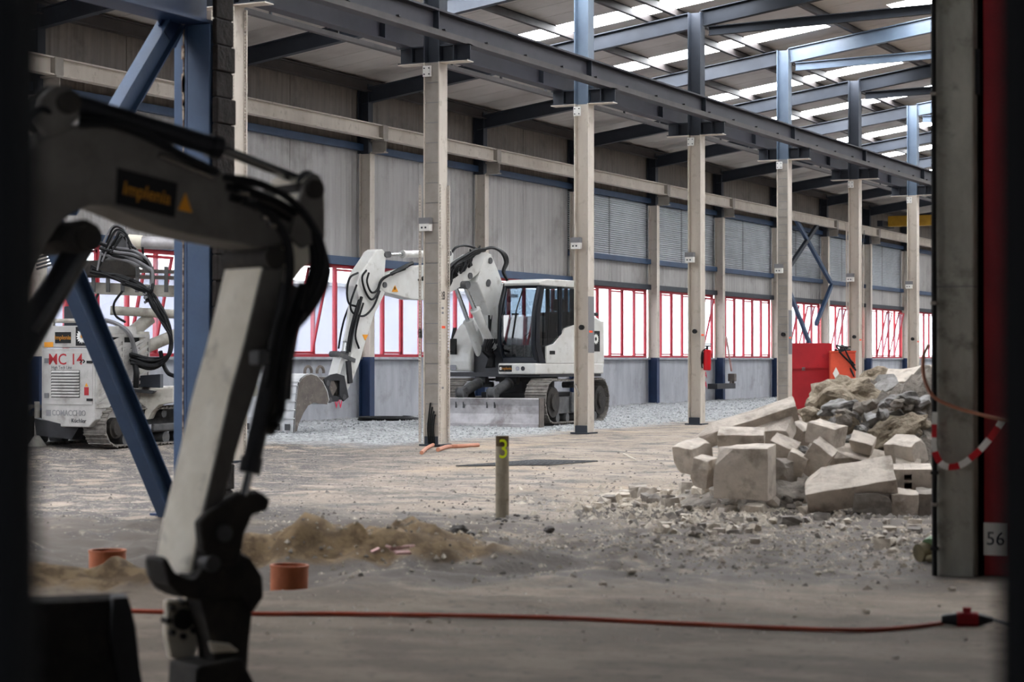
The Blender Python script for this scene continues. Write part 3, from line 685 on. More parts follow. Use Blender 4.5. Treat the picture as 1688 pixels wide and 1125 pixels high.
# black coil at column 28 and by the wall
def coil(c, r, n, tr, flat=.25, tilt=0, jig=.05):
    P = []
    for i in range(n * 20):
        a = i / 20 * 2 * math.pi; rr = r * (1 + jig * math.sin(i * .37)); P.append(Vector(c) + rv * rr * math.cos(a) + (fv * math.cos(tilt) + Vector((0, 0, 1)) * math.sin(tilt)) * rr * math.sin(a) + Vector((0, 0, tr * (1 + (i / 20 * .6) % 2.5))))
    return MB().tube(P, tr, 6)
tag(coil(tuple(onfloor(640, 694)), .62, 6, .025, jig=.12).build('hose_coil', M_rubber, smooth=True), 'black hoses coiled flat on the gravel by the wall', 'hose')
T = empty('hose_bundle', (COLX, Y0 - .17, .05), 'dark hoses hanging inside the foot of the numbered column', 'hose')
for i in range(4):
    x = COLX - .03 + i * .035; MB().tube(smoothpts([(x - .01, Y0 - .15, .04), (x - .02, Y0 - .17, .3), (x + .0, Y0 - .165, .5), (x + .02, Y0 - .15, .72 - i * .07)], 5), .014, 6).build('hose', M_rubber, T, smooth=True)

# fire extinguisher
X, y = EXTC; T = empty('fire_extinguisher', (X + .24, y, 1.2), 'red fire extinguisher hung on the cream column', 'extinguisher')
ex, ey = X + .26, y - .02
MB().tube([(ex, ey, 1.20), (ex, ey, 1.23), (ex, ey, 1.60), (ex, ey, 1.66)], .085, 14).build('cylinder', M_ext, T, smooth=True, bevel=.02)
MB().tube([(ex, ey, 1.66), (ex, ey, 1.72)], .03, 8).build('neck', M_dark, T)
MB().box(ex - .05, ex + .08, ey - .015, ey + .015, 1.72, 1.75).box(ex - .05, ex + .1, ey - .012, ey + .012, 1.77, 1.79, ).build('handle', M_dark, T)
MB().tube(smoothpts([(ex, ey - .03, 1.7), (ex - .08, ey - .1, 1.6), (ex - .1, ey - .09, 1.35), (ex - .09, ey - .07, 1.25)], 5), .014, 6).build('hose', M_rubber, T)
MB().box(X + .15, ex - .07, ey - .05, ey + .05, 1.35, 1.6).build('bracket', M_dark, T)
# red container with hatch
a = gr(1296, 690) + fv * .1; a = cz((1296 - 844) / FP * 50.9, 50.9); sc = (a - CAM).dot(vv) / FP
T = empty('red_container', tuple(a + rv * .6 + fv * .4), 'tall red steel container beside the block-filled column', 'container')
Mx = frame(Vector((a.x, a.y, 0)), rv, fv)
wd = 76 * sc; ht = 120 * sc
MB(Mx).box(0, wd, 0, .9, .03, ht).build('body', M_redbox, T, bevel=.01)
MB(Mx).box(.02, wd - .02, -.015, .0, ht - .64, ht - .02).build('lid', M_redbox, T)
MB(Mx).box(.0, wd, -.03, .0, ht - .68, ht - .65).build('ledge', M_redp, T)
MB(Mx).box(.4, .48, -.03, 0, ht - .7, ht - .62).build('latch', M_greyp, T)
for i in range(5): MB(Mx).box(-.03, .06, -.02, -.016, ht - 1.1 + i * .1, ht - 1.04 + i * .1).build('stripe', M_whitel, T)
MB(Mx).box(.05, wd - .05, .05, .85, 0, .04).build('skid', M_black, T)
a2 = gr(1372, 688); Mx = frame(Vector((a2.x, a2.y, 0)) + fv * .3, (rv - fv * .12), fv); s2 = sc * 1.01
T = empty('orange_box', tuple(a2 + rv * .3 + fv * .5), 'orange-red equipment box with hoses on top, right of the container', 'box')
MB(Mx).box(0, 40 * s2, 0, .8, .05, 103 * s2).build('body', M_orgbox, T, bevel=.02)
MB(Mx).box(-.01, 41 * s2, -.02, .8, 103 * s2, 106 * s2).build('lid', M_orgbox, T)
MB(Mx).prism([(.14, -.012, 1.25), (.22, -.012, 1.09), (.14, -.012, .93), (.06, -.012, 1.09)], (0, .008, 0)).build('warning_diamond', M_whitel, T)
for i in range(7):
    P = [Mx @ Vector((R.uniform(.1, .55), R.uniform(-.05, .4), 1.62 + R.uniform(0, .15))) for _ in range(3)] + [Mx @ Vector((.6 + R.uniform(-.05, .05), -.06, R.uniform(.9, 1.4)))]
    MB().tube(smoothpts(P, 5), .022, 6).build('hose', M_rubber, T, smooth=True)
# hoist on wall column
X = -24.1; y = ky(6)
T = empty('hanging_grab', (X, y, .7), 'rusty grab hanging on a strap beside the blue column foot', 'grab')
a = atx(1197, 555, X); c = atx(1206, 612, X)
MB().beam(a, c, .05, .07).build('strap', M_pink, T)
q1 = atx(1207, 622, X)
MB().box(q1.x - .12, q1.x + .12, q1.y - .12, q1.y + .12, q1.z - .15, q1.z + .12).build('head', M_bucket, T, bevel=.02)
MB().tube([q1 + Vector((0, -.1, -.1)), q1 + Vector((0, -.2, -.3))], .05, 6).build('jaw', M_bucket, T)
MB().tube([q1 + Vector((0, .1, -.1)), q1 + Vector((0, .05, -.3))], .05, 6).build('jaw', M_bucket, T)
s0 = atx(1178, 637, X + .15); s1 = atx(1208, 637, X + .15)
tag(MB().box(X - .1, X + .25, s0.y, s1.y, s0.z - .1, s0.z + .08).build('shelf_box', M_dark), 'dark steel tray fixed low on the wall column', 'tray')
# spray marks
T = empty('spray_mark', (WALLX + .03, 45, 1), 'pink sprayed letters on the concrete plinth', 'marking', 'pink spray marks')
text('RVA\nSA', .3, frame(atx(604, 612, WALLX + .03), (0, 1, 0), (0, 0, 1)), M_spray, T)
T = empty('spray_mark', (WALLX + .03, 40, 1), 'pink sprayed scribble below the excavator coupler', 'marking', 'pink spray marks')
text('VV', .3, frame(atx(558, 667, WALLX + .03), (0, 1, 0), (0, 0, 1)), M_spray, T)
T = empty('spray_mark', (WALLX + .03, 60, 1), 'pink sprayed characters right of the extinguisher column', 'marking', 'pink spray marks')
text('3A\n9A', .34, frame(atx(1162, 627, WALLX + .03), (0, 1, 0), (0, 0, 1)), M_spray, T)

# hanging cable by the far columns
tag(MB().tube(smoothpts([atx(1425, 380, -21), atx(1420, 430, -21), atx(1408, 500, -21), atx(1405, 555, -21)], 5), .015, 6).build('hanging_cable', M_dark), 'thin dark cable hanging free between the far columns', 'cable')

# ================================================================ machines
def track(M, parent, L_, H_, y0, y1, mb, mf, npad, sprocket=True, name_pad='track_pad'):
    """tracked crawler in local frame: x forward, between y0 and y1; pads are parts"""
    r = H_ / 2; a = L_ / 2 - r; per = 4 * a + 2 * math.pi * r
    w_ = y1 - y0; pad = MB(); t = per / npad
    pad.box(-t * .46, t * .46, -w_ / 2, w_ / 2, -.012, .012).box(-t * .40, -t * .26, -w_ / 2, w_ / 2, .012, .035).box(t * .05, t * .16, -w_ / 2, w_ / 2, .012, .028)
    me_ = bpy.data.meshes.new(name_pad); me_.from_pydata(pad.v, [], pad.f); me_.materials.append(mb)
    def at(s_):
        s_ %= per
        if s_ < 2 * a: return (-a + s_, H_, 0)
        s_ -= 2 * a
        if s_ < math.pi * r: th = s_ / r; return (a + r * math.sin(th), r + r * math.cos(th), th)
        s_ -= math.pi * r
        if s_ < 2 * a: return (a - s_, 0, math.pi)
        s_ -= 2 * a; th = s_ / r; return (-a - r * math.sin(th), r - r * math.cos(th), math.pi + th)
    for i in range(npad):
        x, z, th = at((i + .3) * t)
        z0 = z - .03 * math.cos(th) + .05; x -= .03 * math.sin(th)
        if th == 0: z0 -= .05 * (1 - (abs(x) / a) ** 2) * .6
        inst(name_pad, me_, M @ Matrix.Translation((x, (y0 + y1) / 2, z0)) @ Matrix.Rotation(th, 4, 'Y'), parent)
    b = MB(M); b.box(-a * .8, a * .85, y0 + .08, y1 - .05, .26, H_ - .36); b.box(-a * .5, a * .3, y1 - .05, y1 + .01, .28, H_ - .26)
    fr = b.build('track_frame', mf, parent, bevel=.02)
    for sx_ in (-1, 1):
        b = MB(M); b.tube([(sx_ * a, y0 + .1, r + .03), (sx_ * a, y1 - .03, r + .03)], r - .16, 18).tube([(sx_ * a, y1 - .05, r + .03), (sx_ * a, y1 + .02, r + .03)], r * .38, 14)
        b.build('sprocket' if sx_ < 0 else 'idler_wheel', M_darkm, parent, smooth=True)
    for i in range(5):
        x = -a * .8 + i * a * .4; MB(M).tube([(x, y0 + .12, .17), (x, y1 - .04, .17)], .1, 12).build('track_roller', mf, fr, smooth=True)
    if H_ > .6: MB(M).tube([(0, y0 + .12, H_ - .1), (0, y1 - .08, H_ - .1)], .07, 10).build('top_roller', mf, fr)
def cyl2(p0, p1, r, frac, parent, mb=None, nm='hydraulic_cylinder', rr=.5):
    p0 = Vector(p0); p1 = Vector(p1); m = p0.lerp(p1, frac)
    b = MB().tube([p0, m], r, 12).tube([m - (p1 - p0).normalized() * .05, m], r * 1.18, 12)
    T_ = b.build(nm, mb or M_white, parent, smooth=True)
    MB().tube([m, p1], r * rr, 10).build('piston_rod', M_chrome, T_, smooth=True)
    sd = (p1 - p0).cross(Vector((0, 0, 1))); sd = sd.normalized() if sd.length > 1e-3 else Vector((1, 0, 0))
    MB().tube([p1 - sd * r * 1.1, p1 + sd * r * 1.1], r * .9, 10).build('rod_eye', M_frame, T_, smooth=True)
    return T_

# ---------------------------------------------------------------- white excavator in the hall
EO = cz(.33, 44.5); al, be = rad(35), rad(25)
def hd(a): return (rv * -math.sin(a) - fv * math.cos(a)), (rv * math.cos(a) - fv * math.sin(a))
Fw, Lf = hd(al); Fu, Lu = hd(be)
MU = frame(EO, Fw, Lf); MT = frame(EO, Fu, Lu)
EX = empty('excavator', tuple(EO), 'white tracked excavator with its cab behind the cream column, bucket lowered to the gravel', 'excavator')
for s_, (y0, y1) in ((1, (.76, 1.26)), (-1, (-1.26, -.76))): track(MT, EX, 3.6, .98, y0, y1, M_track, M_frame, 36)
b = MB(MT); b.box(-.7, .7, -.8, .8, .4, .72).box(.5, 1.5, -.35, .35, .35, .6); b.tube([(0, 0, .7), (0, 0, 1.05)], .62, 24); b.build('car_body', M_dark, EX, bevel=.02)
MB(MT).tube([(0, 0, .95), (0, 0, 1.12)], .7, 28).build('slew_ring', M_frame, EX, smooth=True)
# dozer blade
prof = [(2.22, .02), (2.13, .1), (2.08, .28), (2.09, .46), (2.17, .60), (2.14, .62), (2.03, .47), (2.02, .27), (2.08, .08), (2.19, .0)]
b = MB(MT); b.prism([(x, -1.27, z) for x, z in prof], (0, 2.54, 0)) if False else None
V = [(x, y, z) for y in (-1.3, 1.3) for x, z in prof]; n = len(prof)
b.add(V, [tuple(range(n))[::-1], tuple(range(n, 2 * n))] + [(i, (i + 1) % n, n + (i + 1) % n, n + i) for i in range(n)])
BL = b.build('dozer_blade', M_blade, EX)
MB(MT).box(2.02, 2.24, 1.3, 1.325, .0, .62).box(2.02, 2.24, -1.325, -1.3, 0, .62).build('end_plate', M_bucket, BL)
MB(MT).box(2.17, 2.235, -1.28, 1.28, -.01, .07).build('cutting_edge', M_blade, BL)
for y in (-.62, .12):
    for dy in (-.09, .09): MB(MT).prism([(2.1, y + dy, .45), (2.1, y + dy, .78), (1.95, y + dy, .82), (1.7, y + dy, .5)], (0, 0, 0)).build('lug', M_frame, BL) if False else MB(MT).box(1.95, 2.13, y + dy - .012, y + dy + .012, .4, .80).build('lug', M_frame, BL)
    T1 = cyl2(MT @ Vector((2.0, y, .72)), MT @ Vector((1.0, y, .98)), .11, .8, EX, M_frame)
    MB(MT).tube([(2.0, y - .1, .72), (2.0, y + .1, .72)], .12, 12).build('pivot', M_frame, T1, smooth=True)
for y in (-.75, .4): MB(MT).box(1.2, 2.05, y - .07, y + .07, .2, .38).build('push_arm', M_frame, EX)
# upper structure
b = MB(MU); b.box(-1.2, 1.25, -1.2, 1.2, 1.06, 1.16).build('deck', M_dark, EX)
# right hand cowling with rounded nose
def plate(M, pts, y0, y1, name, m, par, bevel=0, smooth=False):
    V = [(x, y, z) for y in (y0, y1) for x, z in pts]; n = len(pts)
    return MB(M).add(V, [tuple(range(n))[::-1], tuple(range(n, 2 * n))] + [(i, (i + 1) % n, n + (i + 1) % n, n + i) for i in range(n)]).build(name, m, par, bevel=bevel, smooth=smooth)
nose = [(1.28, 1.18)] + [(1.3 - .95 * (1 - math.cos(t)) , 1.4 + .98 * math.sin(t)) for t in [i * math.pi / 2 / 8 for i in range(9)]] + [(-1.0, 2.42), (-1.3, 2.2), (-1.34, 1.18)]
CO = plate(MU, nose, -1.22, -.62, 'side_cowling', M_white, EX, .05)
plate(MU, [(1.31, 1.5), (1.10, 2.15), (.98, 2.15), (1.28, 1.6)], -1.235, -1.21, 'vent_strip', M_dark, CO)
MB(MU).box(1.285, 1.3, -1.18, -1.0, 1.2, 1.32).build('lamp', M_chrome, CO)
for z in (1.62, 1.84): MB(MU).tube([(1.32, -1.1, z), (1.5, -1.15, z), (1.5, -1.75, z - (.02 if z < 1.7 else 0))], .018, 6).build('guard_rail', M_black, CO)
MB(MU).box(1.3, 1.36, -1.12, -.98, 1.55, 1.9).build('rail_mount', M_black, CO)
# counterweight / engine
cw = [(-.45, 1.18), (-.45, 2.42), (-1.0, 2.42), (-1.28, 2.3), (-1.36, 2.1), (-1.38, 1.3), (-1.3, 1.18)]
CW = plate(MU, cw, -.6, 1.2, 'engine_hood', M_white, EX, .06)
MB(MU).box(-1.3, -.4, 1.2, 1.212, 1.36, 2.3).build('access_door', M_white, CW, bevel=.004)
MB(MU).box(-1.12, -.78, 1.213, 1.222, 1.62, 2.08).build('vinyl_sign', M_black, CW)
M_ = MU @ frame((-.95, 1.224, 1.9), (-1, 0, 0), (0, 0, 1))
b = MB(M_)
for i in range(14):
    a = i * 2 * math.pi / 14; c_, s2_ = math.cos(a), math.sin(a); b.add([(.03 * c_, .03 * s2_, 0), (.08 * c_ - .02 * s2_, .08 * s2_ + .02 * c_, .002), (.13 * c_, .13 * s2_, 0), (.08 * c_ + .02 * s2_, .08 * s2_ - .02 * c_, .002)], [(0, 3, 2, 1)])
b.build('daisy_emblem', M_whitel, CW)
MB(MU).box(-1.25, -.5, -.1, 1.1, 2.42, 2.5).build('hood_cover', M_dark, CW, bevel=.02)
MB(MU).tube([(-1.15, .9, 2.4), (-1.15, .9, 2.62)], .02, 6).box(-1.2, -1.08, .83, .97, 2.6, 2.76).build('rear_camera', M_black, CW)
MB(MU).tube([(-.7, -.2, 2.45), (-.7, -.2, 2.75)], .06, 10).build('exhaust', M_dark, CW)
# cab
sk_ = MB(MU).box(-1.3, 1.42, .22, 1.215, 1.12, 1.36).build('side_skirt', M_white, EX, bevel=.03)
Mf = MU @ frame((1.424, .42, 1.245), (0, 1, 0), (0, 0, 1))
MB(Mf).box(-.17, .17, -.07, .07, 0, .006).build('sign_plate', M_black, sk_)
text('Implenia', .085, Mf @ Matrix.Translation((.03, 0, .008)), M_orangel, sk_)
MB(Mf).tube([(-.12, 0, .006), (-.12, 0, .01)], .035, 10).build('sign_daisy', M_whitel, sk_)
for x in (.42, .56): MB(MU).tube([(1.42, .22 + x + .1, 1.245), (1.43, .22 + x + .1, 1.245)], .05, 14).build('lamp', M_chrome if x < .5 else M_dark, sk_)
CB = empty('cab', tuple(MU @ Vector((.5, .72, 1.36)))); CB.parent = EX; CB.location = Vector(CB['_o']) - EO
# side profile door: x from -.45 rear to 1.37 front, z 1.36..3.05
yL, yR = 1.2, .25
fp = [(1.30, 1.40), (1.44, 1.75), (1.42, 2.4), (1.22, 3.02)]                   # front line
def fr_(y, s, nm):
    b = MB()
    P = [MU @ Vector((x, y, z)) for x, z in fp]
    return MB().tube(smoothpts(P, 5), .05, 8).build(nm, M_navy, CB, smooth=True)
for y in (yL - .04, yR + .03): fr_(y, 1, 'front_pillar')
for x in (.42, -.42): MB(MU).tube([(x, yL - .04, 1.4), (x + (.0), yL - .04, 3.05)], .055, 8).build('side_pillar', M_navy, CB, smooth=True)
MB(MU).tube([(-.42, yR + .03, 1.4), (-.42, yR + .03, 3.05)], .05, 8).build('side_pillar', M_navy, CB)
MB(MU).box(1.26, 1.36, yR, yL, 1.36, 1.5).build('front_sill', M_navy, CB, bevel=.02)
MB(MU).box(1.16, 1.24, yR, yL, 2.98, 3.08).build('front_header', M_navy, CB, bevel=.02)
roof = [(1.30, 3.04), (1.32, 3.10), (1.0, 3.18), (-.3, 3.18), (-.5, 3.08), (-.5, 3.02)]
plate(MU, roof, yR - .03, yL + .03, 'cab_roof', M_white, CB, .02)
V = [(x, y, z) for x, z in [(x + .01, z) for x, z in fp] for y in (yR + .05, yL - .06)]
MB(MU).add(V, [(0, 1, 3, 2), (2, 3, 5, 4), (4, 5, 7, 6)]).build('windscreen', M_glassd, CB)
MB(MU).box(-.4, .40, yL - .035, yL - .025, 1.95, 3.0).build('side_glass', M_glassd, CB)
MB(MU).add([(.45, yL - .03, 1.5), (1.24, yL - .03, 1.5), (1.40, yL - .03, 1.78), (1.38, yL - .03, 2.4), (1.18, yL - .03, 3.0), (.45, yL - .03, 3.0)], [(0, 1, 2, 3, 4, 5)]).build('side_glass', M_glassd, CB)
MB(MU).add([(-.4, yR, 1.5), (1.24, yR, 1.5), (1.40, yR, 1.78), (1.38, yR, 2.4), (1.18, yR, 3.0), (-.4, yR, 3.0)], [(0, 1, 2, 3, 4, 5)]).build('side_glass', M_glassd, CB)
MB(MU).box(-.46, -.45, yR, yL, 1.95, 3.0).build('rear_glass', M_glassd, CB)
# white lower door panel with its sweeping top edge and black door frame
dp = [(1.02, 1.36), (1.02, 1.72), (.72, 1.78), (.5, 1.92), (.30, 2.12), (-.1, 2.2), (-.5, 2.22), (-.5, 1.36)]
dd = plate(MU, dp, yL - .02, yL + .02, 'door_panel', M_white, CB, .006)
MB(MU).box(.7, .9, yL + .02, yL + .03, 1.55, 1.63).build('door_handle', M_black, dd)
plate(MU, [(1.04, 1.36), (1.28, 1.36), (1.42, 1.72), (1.40, 2.42), (1.22, 3.02), (1.08, 3.02), (1.25, 2.4), (1.26, 1.78), (1.12, 1.5)], yL - .03, yL + .015, 'door_frame', M_navy, CB)
MB(MU).tube([(1.0, yL + .03, 1.75), (.95, yL + .05, 2.6)], .015, 6).build('grab_handle', M_black, CB)
# inside
MB(MU).box(-.42, 1.2, yR + .02, yL - .06, 1.36, 1.44).build('cab_floor', M_seat, CB)
MB(MU).box(-.45, -.40, yR + .03, yL - .05, 1.44, 1.95).build('rear_panel', M_seat, CB)
b = MB(MU).box(-.2, .35, .48, .96, 1.72, 1.9).box(-.3, -.12, .48, .96, 1.85, 2.5).box(-.28, -.16, .58, .86, 2.52, 2.78).box(-.15, .25, .55, .9, 1.44, 1.72)
b.build('seat', M_seat, CB, bevel=.04)
for y in (.38, 1.02): MB(MU).box(-.1, .4, y - .06, y + .06, 1.9, 2.05).tube([(.35, y, 2.0), (.37, y, 2.25)], .02, 6).build('joystick_console', M_seat, CB)
MB(MU).box(1.0, 1.1, .34, .4, 1.44, 2.3).box(.98, 1.02, .3, .46, 2.2, 2.45).build('display', M_seat, CB)
for y in (.6, .8): MB(MU).tube([(1.0, y, 1.44), (.95, y, 1.95), (.8, y, 2.0)], .018, 6).build('travel_lever', M_black, CB)
MB().tube([MU @ Vector(p) for p in ((1.46, .62, 1.9), (1.44, .72, 2.5), (1.26, .78, 3.0))], .014, 6).build('wiper', M_black, CB)
MB().tube([MU @ Vector(p) for p in ((1.36, .3, 1.4), (1.55, .3, 1.8), (1.5, .3, 2.6), (1.3, .3, 3.1))], .012, 6).build('mirror_bar', M_black, CB)
# boom in its own vertical plane
YB_ = -.30
PB = EO + Lf * YB_; NB = Lf
def bp(px, py, off=0): return onpl(px, py, PB + Lf * off, NB)
def bplate(pts, off, w, name, m, par, bevel=.02, smooth=False):
    return MB().prism([bp(x, y, off) for x, y in pts], Lf * -w).build(name, m, par, bevel=bevel)
bplate([(797, 425), (806, 418), (812, 424), (822, 448), (830, 470), (834, 520), (832, 580), (822, 590), (815, 560), (808, 520), (797, 490), (787, 466)], .17, .34, 'lower_boom', M_white, EX)
bplate([(629, 459), (640, 452), (660, 446), (690, 438), (716, 436), (730, 438), (745, 437), (762, 432), (772, 425), (781, 419), (803, 416), (811, 420), (810, 430), (797, 441), (788, 452), (775, 463), (752, 478), (731, 487), (705, 495), (680, 494), (634, 482), (625, 473)], .16, .32, 'boom', M_white, EX)
bplate([(728, 440), (729, 418), (735, 411), (744, 412), (748, 420), (746, 440)], .12, .22, 'cylinder_lug', M_white, EX)
for x, y_, r_ in ((775, 455, .07), (808, 430, .07), (805, 466, .07), (634, 470, .06), (637, 420, .055), (741, 418, .055)):
    c_ = bp(x, y_, .17); MB().tube([c_ - Lf * .36, c_ + Lf * .02], r_, 14).build('pin', M_frame, EX, smooth=True)
cyl2(bp(738, 418, 0), bp(637, 420, 0), .075, .75, EX)
cyl2(bp(812, 575, .22), bp(765, 470, .2), .10, .62, EX)
cyl2(bp(797, 600, -.22), bp(750, 470, -.2), .10, .55, EX)
cyl2(bp(822, 545, .1), bp(800, 468, .1), .08, .5, EX)
# stick
stk = bplate([(613, 424), (618, 415), (624, 411), (631, 411), (637, 418), (635, 446), (633, 459), (637, 479), (627, 500), (616, 523), (600, 574), (593, 599), (582, 627), (573, 645), (568, 632), (574, 600), (580, 583), (588, 540), (593, 497), (587, 472), (594, 452)], .15, .30, 'stick', M_white, EX)
tri = lambda cx_, cy_, s, m, par, off, inv=1: MB().prism([bp(cx_ - s, cy_ + inv * s, off), bp(cx_ + s, cy_ + inv * s, off), bp(cx_, cy_ - inv * s, off)], Lf * .004).build('warning_triangle', m, par)
tri(651, 476, 5.5, M_amber, EX, .165); tri(602, 557, 5, M_amber, stk, .155, -1)
MB().beam(bp(651, 473, .175), bp(651, 478, .175), .02, .01, Fw).build('warning_symbol', M_black, EX)
cyl2(bp(589, 474, -.02), bp(569, 585, -.02), .085, .82, stk)
MB().beam(bp(560, 585, 0), bp(550, 622, 0), .22, .1, Lf).build('bucket_link', M_white, stk, bevel=.01)
for o_ in (-.16, .16): MB().beam(bp(556, 583, o_), bp(585, 595, o_), .03, .08, Lf).build('link_bar', M_frame, stk)
MB().beam(bp(574, 595, .17), bp(577, 632, .17), .05, .12, Lf).build('link_arm', M_dark, stk)
c_ = bp(558, 584, .1); MB().tube([c_ - Lf * .2, c_], .06, 12).build('pin', M_frame, stk, smooth=True)
# quick coupler (frame with a window)
CP = empty('quick_coupler', tuple(bp(555, 640, 0))); CP.parent = EX; CP.location = Vector(CP['_o']) - EO
for o_ in (.16, -.12):
    bplate([(534, 625), (546, 618), (556, 616), (568, 620), (575, 655), (567, 662), (560, 652), (560, 628), (546, 628), (543, 640), (548, 652), (560, 655), (558, 662), (546, 663), (540, 655)], o_, .04, 'side_plate', M_dark, CP, .005)
bplate([(548, 628), (562, 624), (566, 640), (556, 654), (550, 645)], .1, .2, 'core', M_darkm, CP, .02)
for x, y_ in ((568, 655), (541, 632), (545, 660)):
    c_ = bp(x, y_, .17); MB().tube([c_ - Lf * .34, c_], .055, 12).build('pin', M_frame, CP, smooth=True)
# bucket
BO = .40; BW = 1.35
BK = empty('bucket', tuple(bp(515, 670, 0))); BK.parent = EX; BK.location = Vector(BK['_o']) - EO
bpol = [(485, 713), (486, 690), (488, 662), (491, 636), (497, 624), (505, 618), (513, 616), (523, 619), (533, 630), (540, 645), (543, 660), (540, 667), (530, 666), (518, 664), (508, 669), (500, 682), (492, 700), (490, 711)]
bplate(bpol, BO, .03, 'side_plate', M_bucket, BK, 0); bplate(bpol, BO - BW, .03, 'side_plate', M_bucket, BK, 0)
P = [bp(x, y_, BO) for x, y_ in bpol[:12]]; b = MB()
for i in range(len(P) - 1): b.prism([P[i], P[i + 1], P[i + 1] + (P[i + 1] - P[i]).cross(Lf).normalized() * .018, P[i] + (P[i + 1] - P[i]).cross(Lf).normalized() * .018], Lf * -BW)
b.build('bucket_shell', M_bucketw, BK)
for i in range(1, 4):
    for k in range(2): 
        q_ = P[i].lerp(P[i + 1], k / 2); MB().beam(q_ + Fw * .02, q_ + Fw * .02 - Lf * BW, .03, .02, Fw).build('wear_strip', M_bucketw, BK)
q_ = P[0].lerp(P[1], .35)
for i in range(5): MB().box(-.055, .055, -.01, .02, -.06, .06, frame(q_ + Fw * .03 - Lf * (.15 + i * .26), -Lf, Fw)).build('edge_slot', M_frame, BK)
for x in (508, 528):
    c_ = bp(x, 618, BO - .1 if x < 520 else BO - .06); b = MB(); P2 = [c_ + Fw * (-.10 * math.cos(t)) + Vector((0, 0, .11 * math.sin(t) + .05)) for t in [i * math.pi / 8 * 1.15 - .2 for i in range(9)]]
    b.tube(P2, .03, 6).build('hook', M_bucket, BK, smooth=True)
bplate([(528, 622), (548, 622), (556, 640), (545, 662), (532, 650)], .14, .26, 'coupler_ear', M_bucket, BK, .01)
# hoses
def bh(pts, off, r=.022, nm='hydraulic_hose', par=EX):
    return MB().tube(smoothpts([bp(x, y_, off + (.02 * math.sin(i * 2.1))) for i, (x, y_) in enumerate(pts)], 5), r, 6).build(nm, M_rubber, par, smooth=True)
bh([(604, 446), (597, 458), (602, 480), (612, 494), (622, 485), (628, 465), (640, 455), (672, 440)], .2)
bh([(608, 450), (605, 465), (612, 482), (622, 478), (632, 458), (668, 444)], .22)
bh([(590, 450), (577, 458), (572, 480), (575, 500), (586, 505)], .1)
bh([(588, 470), (578, 500), (582, 516), (600, 521), (616, 505), (626, 480)], .2)
bh([(596, 490), (588, 520), (581, 548), (576, 580)], .2, .035); bh([(592, 495), (583, 525), (577, 550), (572, 582)], .18, .03)
bh([(599, 500), (590, 530), (586, 555), (592, 575)], .2); bh([(578, 500), (568, 525), (562, 550), (558, 575)], -.2)
for i in range(7):
    j = i * 2.5; bh([(728 + R.uniform(-4, 4), 482 - j), (736 - j * .3, 462 - j * .8), (748, 446 - j * .9), (765, 431 - j * .6), (783, 418 - j * .4), (800, 413 - j * .2)], .19 + (i % 3) * .03, .026)
for i in range(30):
    x = R.uniform(730, 778); y_ = 470 - (x - 732) * .7
    bh([(x, y_), (x + R.uniform(-8, 8), y_ - 14), (x + R.uniform(4, 16), y_ - R.uniform(18, 30)), (x + R.uniform(10, 24), y_ - R.uniform(26, 36))], R.uniform(.2, .27), .022)
for i in range(4): bh([(690 + i * 3, 462), (712, 450 - i * 3), (733, 447 - i * 3), (745, 460 - i * 6), (736, 480)], .21, .024)
for i in range(3): bh([(795, 412), (812, 409 - i * .5), (826 + 3 * i, 416 + i), (833 + i * 2, 432), (829 + i, 448), (836, 462)], .12 - i * .1, .03)
bh([(745, 416), (752, 408), (765, 405), (780, 408), (790, 414)], 0, .026)
bh([(645, 452), (665, 441), (680, 434)], .17, .04, 'steel_tube')
MB(MU).box(.3, 1.15, -.62, .2, 1.16, 1.75).build('hose_well', M_dark, EX)
for i in range(6): bh([(800 + i * 4, 560), (796 + i * 3, 578), (806 + i * 2, 590), (802 + i * 3, 606)], .45 - i * .04, .03)
for i in range(4): bh([(818 - i * 4, 520), (806, 545 + i * 4), (800, 575), (812, 600 + i)], .05 + .05 * i, .024)

# ---------------------------------------------------------------- drill rig at left
DR = cz(-6.62, 31.6); ad = rad(27); Fd, Ld = hd(ad)
MD = frame(DR, Fd, Ld)                                   # origin: ground below the corner between end panel and grille side; x towards us, y right
DG = empty('drill_rig', tuple(DR), 'white tracked drilling rig with red MC 14 lettering at the left', 'drill rig')
hw = 1.08; MD0 = MD; MD = MD @ Matrix.Translation((0, 0, -.30))
b = MB(MD); V = [(0, -hw, .66), (0, -.12, .66), (0, 0, .78), (0, 0, 1.92), (0, -hw, 1.92)]
b.prism([Vector(p) for p in V], (-1.15, 0, 0)).build('engine_housing', M_rigw, DG, bevel=.015)
V = [(0, -hw, 1.93), (0, 0, 1.93), (0, -.08, 2.28), (0, -hw + .06, 2.28)]
b = MB(MD); b.prism([Vector(p) for p in V], (-1.15, 0, 0)); UP = b.build('upper_hood', M_rigw, DG, bevel=.015)
FD = lambda y, z, x=.012: MD @ frame((x, y, z), (0, 1, 0), (0, 0, 1))
dr = MB(MD).box(0, .012, -hw + .06, -.04, 1.02, 1.86).build('engine_door', M_rigw, DG, bevel=.004)
text('MC 14', .25, FD(-.58, 1.735), M_redl, dr, sx=1.02, bold=.008)
text('High Tech Line', .075, FD(-.66, 1.61), M_slate, dr, sx=.9)
for i in range(9):
    z = 1.15 + i * .048; MB(MD).prism([(.013, -.86, z), (.034, -.86, z - .005), (.013, -.86, z + .03)], (0, .56, 0)).build('louvre', M_rigw, dr)
MB(MD).box(.0125, .014, -.87, -.29, 1.13, 1.57).build('louvre_recess', M_black, dr)
for z in (1.72, 1.16): MB(MD).box(.012, .03, -1.0, -.92, z - .04, z + .04).build('hinge', M_greyp, dr)
for z in (1.70, 1.1): MB(MD).box(.012, .035, -.14, -.03, z - .02, z + .02).build('latch', M_black, dr)
